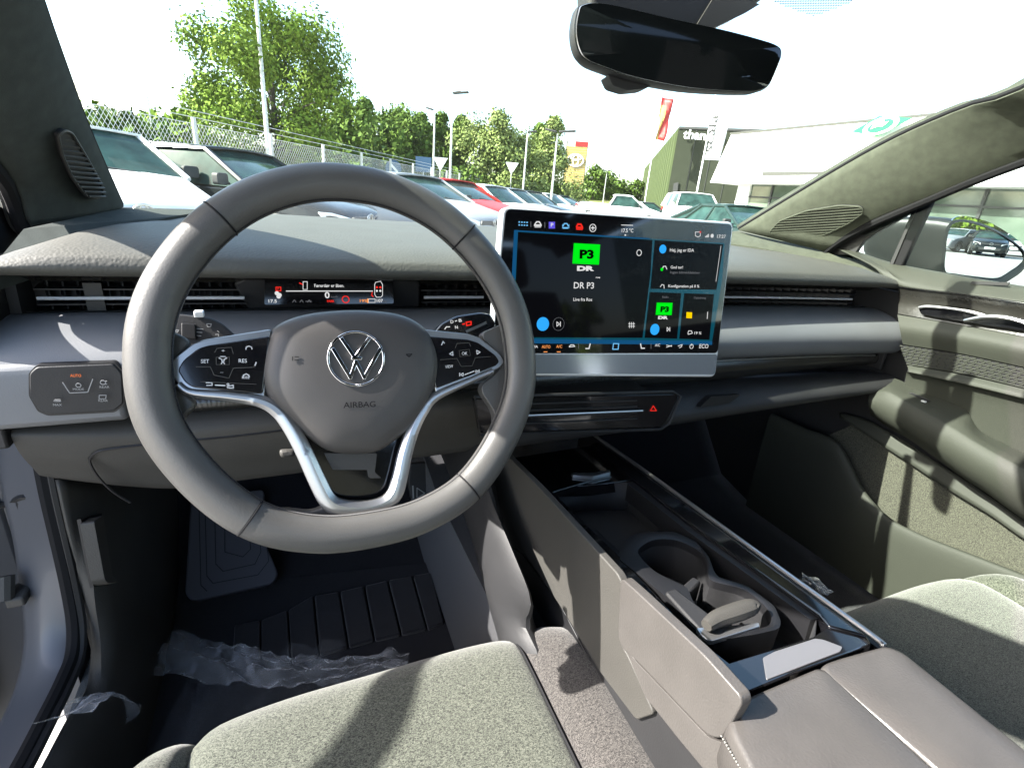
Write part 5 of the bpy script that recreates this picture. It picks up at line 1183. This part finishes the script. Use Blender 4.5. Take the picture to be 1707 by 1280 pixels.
# ---- trees
def tree(name,label,pos,H,Wd,leafm,seed,kind='broad',n=5200,ls=.16,group=None,trunkH=.25):
    rnd=random.Random(seed); t=thing(name,label,'tree',(0,0,0),group)
    mb=MB(); top=V((rnd.uniform(-.2,.2),rnd.uniform(-.2,.2),H*.72))
    mb.tube([V((0,0,-.2)),V((.03,0,H*.2)),top*.5+V((0.05,0,0)),top],lambda s:.02*H*(1-.8*s)+.01,8)
    blobs=[]
    nb=46 if n>15000 else 30 if kind=='broad' else 34
    for i in range(nb):
        if kind=='broad':
            a=rnd.uniform(0,2*PI); zz=rnd.uniform(trunkH,.98); prof=math.sin(PI*min(1,max(.0,(zz-trunkH*.6)/(1.12-trunkH*.6))))**.6
            rr=Wd/2*prof*rnd.uniform(.3,1.0); c=V((rr*math.cos(a),rr*math.sin(a),H*zz)); r=Wd*rnd.uniform(.12,.20)
        elif kind=='cone':
            a=rnd.uniform(0,2*PI); zz=rnd.uniform(.04,1)**.9; rr=Wd/2*(1-zz)**.75*rnd.uniform(.3,1); c=V((rr*math.cos(a),rr*math.sin(a),H*zz)); r=Wd*(.09+.13*(1-zz))
        else:
            a=rnd.uniform(0,2*PI); zz=rnd.uniform(.08,.97); rr=Wd/2*math.sqrt(max(0,1-(zz*1.02)**2.4))*rnd.uniform(.25,1); c=V((rr*math.cos(a),rr*math.sin(a),H*zz)); r=Wd*rnd.uniform(.11,.2)
        blobs.append((c,r))
        if i%2==0 and kind!='cone':
            s0=top*rnd.uniform(.3,.8); m_=s0.lerp(c,.5)+V((0,0,.1)); mb.tube([s0,m_,c],lambda s:.007*H*(1-.8*s)+.004,5)
    mb.build('trunk',M['bark'],t)
    vs=[]; fs=[]
    for i in range(n):
        c,r=blobs[rnd.randrange(nb)] ; d=V((rnd.gauss(0,1),rnd.gauss(0,1),rnd.gauss(0,.8)))
        d.normalize(); p=c+d*r*(rnd.random()**.35)*(1.25 if rnd.random()<.12 else 1)
        nrm=(d+V((rnd.gauss(0,.6),rnd.gauss(0,.6),rnd.gauss(0,.6)+.3))).normalized(); u=nrm.orthogonal().normalized(); u=Matrix.Rotation(rnd.uniform(0,6.28),3,nrm)@u; v=nrm.cross(u); s=ls*rnd.uniform(.6,1.3)
        b=len(vs); vs+= [tuple(p-u*s),tuple(p+v*s*.55),tuple(p+u*s),tuple(p-v*s*.55)]; fs.append((b,b+1,b+2,b+3))
    me=bpy.data.meshes.new('crown'); me.from_pydata(vs,[],fs); me.update()
    link('crown',me,leafm,t,smooth=False); t.location=pos; t.rotation_euler=(0,0,rnd.uniform(0,6)); return t
p,_=gp(466,250,21); HB=gp(445,10,21)[1]-GZ; tree('broadleaf_tree','big bright green broadleaf tree standing behind the tall lamp post, left of centre',p,HB*.95,5.0,M['leaf'],5,'broad',46000,.07,trunkH=.10)
TG='trees beyond the fence'
TY={575:172,610:168,640:172,672:182,700:192,735:184,765:194,790:198,825:180,855:212,893:208,915:197,180:182,215:202,255:184,300:207,325:190}
for px,ds,H,W_,m,kd,lb,sd in (
 (575,30,5.9,3.4,'leaf2','cone','mid green conifer touching the right side of the big tree',11),
 (610,34,6.6,3.2,'leaf2','cone','tall narrow green conifer right of the big broadleaf tree',12),
 (640,36,6.8,3.6,'leaf2','broad','dark green tree above the left end of the far fence',13),
 (672,37,5.9,3.4,'leaf2','round','shadowed mid green tree between two conifers',14),
 (700,39,6.9,3.2,'leaf2','cone','pointed conifer left of the slim white lamp post',15),
 (735,40,7.0,3.4,'leaf2','cone','dark conifer between the two slim lamp posts',16),
 (765,42,6.6,3.2,'leaf2','cone','dark conifer just right of the taller slim lamp post',17),
 (790,39,6.9,4.0,'leaf3','round','pale bushy tree at the left of the sunny clump',18),
 (825,38,7.8,4.6,'leaf3','cone','tallest pale green tree of the sunny clump behind the red car',19),
 (855,39,6.4,3.6,'leaf3','round','pale green tree at the right of the sunny clump',20),
 (893,44,6.6,3.4,'leaf2','cone','shadowed green conifer right of the sunny clump',21),
 (915,43,7.9,4.2,'leaf3','cone','pointed sunlit conifer beside the yellow sign tower',22)):
    p,_=gp(px,300,ds); H=(gp(px,TY[px],ds)[1]-GZ)*.97; tree('conifer' if kd=='cone' else 'broadleaf_tree',lb,p,H,W_*1.4,M[m],sd,kd,9500,.12,TG)
for px,ds,H,W_,sd,lb in ((180,26,4.6,2.8,31,'small pale shrub-like tree nearest the driver pillar'),(215,30,4.3,4,32,'low round green bush behind the thin lamp post'),(255,30,5.2,3.4,33,'dark rounded tree behind the thin lamp post'),(300,27,4.0,4.2,34,'low sunny bush left of the big tree'),(325,25,5.0,2.6,35,'upright leafy shrub touching the left of the big tree')):
    p,_=gp(px,300,ds); H=gp(px,TY[px],ds)[1]-GZ; tree('broadleaf_tree',lb,p,H,W_,M['leaf'],sd,'round',2600,.14,TG)
# undergrowth hedge below the trees
for k,(px0,px1,ds,H,sd) in enumerate(((150,345,24,2.6,43),(540,720,33,4.6,41),(700,960,38,2.6,42))):
    rnd=random.Random(sd); vs=[]; fs=[]; a=gp(px0,300,ds*.8)[0]; b=gp(px1,300,ds*1.25)[0]
    for i in range(9000):
        s=rnd.random(); p=a.lerp(b,s)+PERP*rnd.uniform(-1.2,1.2)+V((0,0,rnd.random()**.8*H*(.7+.3*math.sin(s*23+sd)))); nrm=V((rnd.gauss(0,1),rnd.gauss(0,1),rnd.gauss(.4,1))).normalized(); u=nrm.orthogonal().normalized(); v=nrm.cross(u); q=.16*rnd.uniform(.6,1.3); c_=len(vs)
        vs+=[tuple(p-u*q),tuple(p+v*q*.6),tuple(p+u*q),tuple(p-v*q*.6)]; fs.append((c_,c_+1,c_+2,c_+3))
    me=bpy.data.meshes.new('undergrowth'); me.from_pydata(vs,[],fs); o=link('undergrowth',me,M['leaf2'],smooth=False); tag(o,kind='stuff')
for px,ds,H,W_,sd,lb in ((990,110,6,7,51,'far dark bush right of the yellow sign tower'),(1012,115,5.2,9,52,'far green bush before the field'),(1030,118,4.4,9,53,'low far bush at the right of the field clump'),(1062,120,4.6,5,54,'tiny lone tree at the foot of the dark hall')):
    p,_=gp(px,318,ds); p=p+V((0,0,1.5)); tree('broadleaf_tree',lb,p,H,W_,M['leaf2'],sd,'round',1500,.35,'far bushes')
for i,(dg,ds) in enumerate(((17,72),(19.5,75),(21.5,70),(23.3,76),(25,72),(27,74),(29,70),(31.5,76))):
    tree('broadleaf_tree','green tree reflected in the door mirror behind the parked cars',mpos(dg,ds),7.2+(i*37%5)*.5,5.5,M['leaf'],60+i,'round',1800,.30,'trees reflected in the door mirror')
# ---- poles and lamps
def pole(px,base_y,dist,top_y,name='street_lamp',label='',r=.06,head=None,group='slim lamp posts'):
    p,_=gp(px,base_y,dist); pu,zt=gp(px,top_y,dist); t=thing(name,label,'street lamp',p,group)
    mb=MB(); mb.tube([p,V((p.x,p.y,zt))],lambda s:r*(1-.45*s),10); mb.build('pole',M['galv'],t)
    q=V((p.x,p.y,zt))
    if head:
        for dx_ in head: 
            mb=MB(); rt=V((math.cos(.6),-math.sin(.6),0)); mb.prism([q+rt*dx_*.1+V((0,0,.02)),q+rt*dx_*1.0+V((0,0,.10)),q+rt*dx_*1.0+V((0,0,.18)),q+rt*dx_*.1+V((0,0,.10))],rt.cross(V((0,0,1)))*.28); mb.build('lamp_head',M['blk'],t,bevel=.02)
    return t
pole(447,250,18.5,2,label='tall galvanised lamp post in front of the big tree',r=.085,head=(.55,))
pole(258,245,26,162,label='thin leaning pole above the white car',r=.04,head=None)
pole(722,300,30,186,label='slim pale lamp post with short arm, left of the pair above the wheel rim',r=.07,head=(-.4,))
pole(750,300,31,158,label='taller slim lamp post with a double head, above the wheel rim',r=.08,head=(.9,.5))
pole(872,315,36,222,label='slim lamp post between the sunny clump and the pointed conifer',r=.08,head=(.6,))
pole(920,318,28,222,label='slim lamp post with wide flat head beside the sign tower',r=.07,head=(.9,-.6))
pole(1005,338,48,286,label='short pole with a small camera head, right of the sign tower',r=.05,head=(.4,-.4))
def fpole(px,dist,top_y,label,r=.05):
    p,zt=gp(px,top_y,dist); t=thing('flagpole',label,'flagpole',p,'flagpoles'); mb=MB(); mb.tube([p,V((p.x,p.y,zt))],lambda s:r*(1-.4*s),10); mb.build('pole',M['swhite'],t); return p,zt,t
p,zt,t=fpole(1193,30,158,'white flagpole in front of the dark hall')
rt=V((math.cos(R(44)),-math.sin(R(44)),0))
mb=MB(); 
rows=[]
for j in range(14):
    z=zt-.35-j*.20; rows.append([V((p.x,p.y,z))+rt*(.08+.75*i/6)+V((0,.05*math.sin(i*1.3+j*.5),0)) for i in range(7)])
mb.loft(rows); o=mb.build('white_banner',M['swhite'],solid=.004,loc=tuple(p)); tag(o,'long white upright banner with dark letters hanging from the flagpole by the hall','banner')
T=MB(); a=V((p.x,p.y,zt-2.6))+rt*.3+V((-.05,-.08,0)); textmb(T,'scala',a,a+V((0,0,1.7)),-rt*.36,V((-.5,-.8,0)),.01,.002); T.build('banner_lettering',M['blk'],o,smooth=False)
p,zt=gp(1103,160,62)
t=thing('flagpole','thin white flagpole carrying the red and yellow flag','flagpole',p,'flagpoles'); mb=MB(); mb.tube([p,V((p.x,p.y,zt+.4))],.05,8); mb.build('pole',M['swhite'],t)
rows=[]
for j in range(12):
    z=zt-.1-j*.36; wv=1.25*(1-.35*abs(j-3)/9); rows.append([V((p.x,p.y,z-.25*i/5))+rt*(.08+wv*i/5)+V((0,.22*math.sin(i*1.1+j*.6),0)) for i in range(6)])
mb=MB(); mb.loft(rows); mb.mi=[1 if (k%5)<2 and k//5>1 else 0 for k in range(len(mb.f))]; me_=mb
o=mb.build('flag',[M['redp'],M['yel']],loc=tuple(p),fix=False,solid=.01); tag(o,'limp red and yellow flag hanging left of the dark hall','flag')
# signs
def vsign(px,py,dist,kind,label):
    p,z=gp(px,py,dist); t=thing('road_sign',label,'road sign',p); mb=MB(); mb.tube([p,V((p.x,p.y,z))],.035,8); mb.build('post',M['galv'],t)
    c=V((p.x,p.y,z)); rt_=dirv(px,py)[0].cross(V((0,0,1))).normalized(); f=dirv(px,py)[0]*-.04; mb=MB()
    if kind=='yield': P=[c-rt_*.42+V((0,0,.35)),c+rt_*.42+V((0,0,.35)),c+V((0,0,-.38))]; m=M['swhite']
    elif kind=='round': P=[c+rt_*.33*math.cos(a)+V((0,0,.33*math.sin(a))) for a in [2*PI*k/24 for k in range(24)]]; m=M['sblue']
    else: P=[c-rt_*.42+V((0,0,-.45)),c+rt_*.42+V((0,0,-.45)),c+rt_*.42+V((0,0,.3)),c-rt_*.42+V((0,0,.3))]; m=M['sblue']
    mb.prism([q+f for q in P],-f*.5); pn=mb.build('sign_plate',m,t,smooth=False)
    if kind=='round':
        mb=MB(); mb.prism([c+f*1.3+rt_*a+V((0,0,b)) for a,b in ((-.18,.16),(-.1,.2),(.2,-.1),(.16,-.2))],-f*.2); mb.build('arrow_mark',M['swhite'],pn)
vsign(734,274,32,'yield','white give-way triangle sign left of the sunny clump'); vsign(853,281,36,'yield','white give-way triangle sign in front of the sunny clump')
vsign(656,281,24,'round','round blue road sign with white arrow above the wheel rim'); vsign(706,272,30,'rect','blue rectangular road sign left of the give-way sign')
# ---- sign tower
p,zt=gp(963,236,56); u=V((math.cos(R(30)),-math.sin(R(30)),0)); v=V((math.sin(R(30)),math.cos(R(30)),0))
t=thing('sign_tower','yellow slatted sign tower with oval emblem and red cap','sign tower',p)
def tw(a,b,z): return p+u*a+v*b+V((0,0,z-GZ))
mb=MB(); wt_=1.08; mb.prism([tw(-wt_,0,GZ),tw(wt_,0,GZ),tw(wt_,0,zt),tw(-wt_,0,zt)],v*.6); mb.build('core',M['roofc'],t,smooth=False)
mb=MB(); k=0
while GZ+.15+k*.22<zt-.5:
    z=GZ+.15+k*.22; mb.prism([tw(-wt_+.05,-.05,z),tw(wt_-.05,-.05,z),tw(wt_-.05,-.05,z+.16),tw(-wt_+.05,-.05,z+.16)],v*.05); k+=1
mb.build('slats',M['yel'],t,smooth=False)
mb=MB(); mb.prism([tw(-wt_,-.04,GZ),tw(-wt_+.06,-.04,GZ),tw(-wt_+.06,-.04,zt),tw(-wt_,-.04,zt)],v*.05); mb.prism([tw(wt_-.06,-.04,GZ),tw(wt_,-.04,GZ),tw(wt_,-.04,zt),tw(wt_-.06,-.04,zt)],v*.05); mb.build('edge_strip',M['blk'],t,smooth=False)
mb=MB(); mb.prism([tw(-.2,-.08,zt-.45),tw(wt_,-.08,zt-.45),tw(wt_,-.08,zt),tw(-.2,-.08,zt)],v*.08); mb.build('red_cap',M['redp'],t,smooth=False)
mb=MB(); c=tw(0,-.12,zt-1.75)
for a_,b_,dz in ((.78,.55,0),(.28,.52,0),(.52,.22,.26)): mb.tube([c+u*a_*math.cos(x)+V((0,0,dz+b_*math.sin(x))) for x in [2*PI*k/28 for k in range(28)]],.06,6,closed=True)
mb.build('emblem',M['swhite'],t)
# ---- dark hall
def wallz(pxs,z): return [at(x,y,Z=z) for x,y in pxs]
top=9.6
c0=at(1132,212,Z=top); c1=at(1330,219,Z=top); c2=at(1073,283,Z=top)
d1=(c1-c0); d1.z=0; c1=c0+d1.normalized()*60
d2=V((-d1.y,d1.x,0)).normalized()
if (c2-c0).dot(d2)<0: d2=-d2
d2=(c2-c0).normalized(); c2=c0+d2*70
hall=thing('warehouse_hall','dark grey hall with tall ribbed side wall and white lettering','building',(c0.x,c0.y,GZ))
mb=MB(); G=lambda q:V((q.x,q.y,GZ))
c3=c1+d2*70; mb.add([G(c0),G(c1),G(c3),G(c2),c0,c1,c3,c2],[(0,1,5,4),(1,2,6,5),(2,3,7,6),(4,5,6,7)]); mb.build('front_wall',M['bdark'],hall,smooth=False)
mb=MB(); mb.add([G(c0),c0,c2,G(c2)],[(0,1,2,3)]); mb.build('side_wall',M['bgreen'],hall,smooth=False)
mb=MB()
for k in range(1,24):
    q=c0+d2*k*3; o_=-d1.normalized()*.02; mb.prism([G(q),G(q)+d2*.35,q+d2*.35,q],o_)
mb.build('wall_rib',M['bgreen2'],hall,smooth=False)
mb=MB(); f1=d1.normalized(); o_=-d2*.05
for k in range(1,20):
    q=c0+f1*k*1.9; mb.prism([G(q),G(q)+f1*.05,q+f1*.05,q],o_)
mb.prism([c0-V((0,0,.18)),c0+f1*60-V((0,0,.18)),c0+f1*60+V((0,0,.05)),c0+V((0,0,.05))],o_*2)
mb.build('panel_joint',M['blk'],hall,smooth=False)
HPp=Plane(c0-d2*.15,f1,(0,0,1)); T=MB(); HPp.text(T,'thansen',1138,231,1205,15,.1,y1=236,bold=.02,ext=.02); T.build('wall_lettering',M['swhite'],hall,smooth=False)
mb=MB(); HPp.slab(mb,[(1123,306),(1131,304),(1129,322),(1121,322)],.05,.1); mb.build('wall_vent',M['blk'],hall,smooth=False)
# ---- white showroom
zt,zb=6.6,3.3
s0=at(1219,225,Z=zt); s1=at(1420,206,Z=zt); s0b=at(1204,306,Z=zb); 
f=(s1-s0); f.z=0; f.normalize(); bk=V((-f.y,f.x,0)); 
if bk.dot(s0-CAM)<0: bk=-bk
s1=s0+f*55
show=thing('car_showroom','low white showroom with deep fascia and glass front','building',(s0.x,s0.y,GZ))
def sp_(a,b,z): return V((s0.x,s0.y,0))+f*a+bk*b+V((0,0,z))
mb=MB(); mb.prism([sp_(-1.2,0,zb),sp_(55,0,zb),sp_(55,0,zt),sp_(0,0,zt)],bk*22); mb.build('fascia',M['bwhite'],show,smooth=False)
mb=MB(); mb.prism([sp_(.8,1.6,GZ),sp_(55,1.6,GZ),sp_(55,1.6,zb),sp_(.8,1.6,zb)],bk*.1); mb.build('glass_front',M['bglass'],show,smooth=False)
mb=MB()
for k in range(20): mb.prism([sp_(.8+k*2.6,1.5,GZ),sp_(.95+k*2.6,1.5,GZ),sp_(.95+k*2.6,1.5,zb),sp_(.8+k*2.6,1.5,zb)],bk*.1)
mb.prism([sp_(.8,1.48,2.4),sp_(55,1.48,2.4),sp_(55,1.48,2.5),sp_(.8,1.48,2.5)],bk*.1); mb.build('window_mullion',M['blk'],show,smooth=False)
mb=MB(); mb.prism([sp_(.3,1.45,GZ),sp_(1.5,1.45,GZ),sp_(1.5,1.45,zb),sp_(.3,1.45,zb)],bk*.3); mb.build('corner_post',M['bwhite'],show,smooth=False)
SPl=Plane(sp_(0,0,zt),f,(0,0,1))
mb=MB(); SPl.slab(mb,[(1271,287),(1420,285),(1420,290.5),(1271,293)],.05,.04); mb.build('fascia_band',M['bgrey'],show,smooth=False)
mb=MB(); mb.prism([sp_(-.1,-.05,zt),sp_(55,-.05,zt),sp_(55,-.05,zt+.08),sp_(-.1,-.05,zt+.14)],bk*.2); mb.build('roof_edge',M['bgrey'],show,smooth=False)
mb=MB(); SPl.slab(mb,[(1453,240),(1459,240),(1448,275),(1441,273)],.1,.1); mb.build('downpipe',M['blk'],show,smooth=False)
sg=thing('rooftop_sign','green slanted rooftop sign with white ring and winged arrow','sign',SPl.pt(1480,210,.3))
mb=MB(); SPl.slab(mb,[(1428,222),(1475,196),(1530,199),(1470,229)],.5,.1); sgp=mb.build('sign_board',M['grn'],sg,smooth=False)
def ell(cx,cy,a,b,n=26): return [(cx+a*math.cos(2*PI*k/n)-.0*0,cy-a*math.cos(2*PI*k/n)*.32+b*math.sin(2*PI*k/n)) for k in range(n)]
mb=MB(); SPl.slab(mb,ell(1479,212,31,13),.54,.03); mb.build('white_ring',M['swhite'],sgp,smooth=False)
mb=MB(); SPl.slab(mb,ell(1479,212,22,9),.58,.03); r3=mb.build('green_disc',M['grn'],sgp,smooth=False)
mb=MB(); SPl.slab(mb,[(1463,218),(1470,208),(1488,200),(1484,207),(1494,205),(1484,213),(1474,214)],.62,.03); mb.build('winged_arrow',M['swhite'],r3,smooth=False)
mb=MB(); SPl.slab(mb,[(1392,0+130),(1409,112),(1413,115),(1396,133)],.4,.02)
# passenger-side building seen through the side window
q0,_=gp(1560,330,17); 
PB=Plane(sp_(0,0,zt),f,(0,0,1))
# left building roof
p,z=gp(128,190,38); lb=thing('pale_roofed_building','long building with cream roof and green wall beyond the fence, beside the driver pillar','building',p)
e=V((math.cos(R(15)),math.sin(R(15)),0)); bb=V((-e.y,e.x,0))
mb=MB(); mb.prism([p-e*20,p+e*3.2,p+e*3.2+V((0,0,3.1)),p-e*20+V((0,0,3.1))],bb*12); mb.build('wall',M['bgreen'],lb,smooth=False)
mb=MB(); mb.prism([p-e*20.5+V((0,0,3.1))-bb*.4,p+e*3.6+V((0,0,3.1))-bb*.4,p+e*1.0+V((0,0,5.4))+bb*6,p-e*20.5+V((0,0,5.4))+bb*6],V((0,0,.15))); mb.build('roof',M['roofc'],lb,smooth=False)
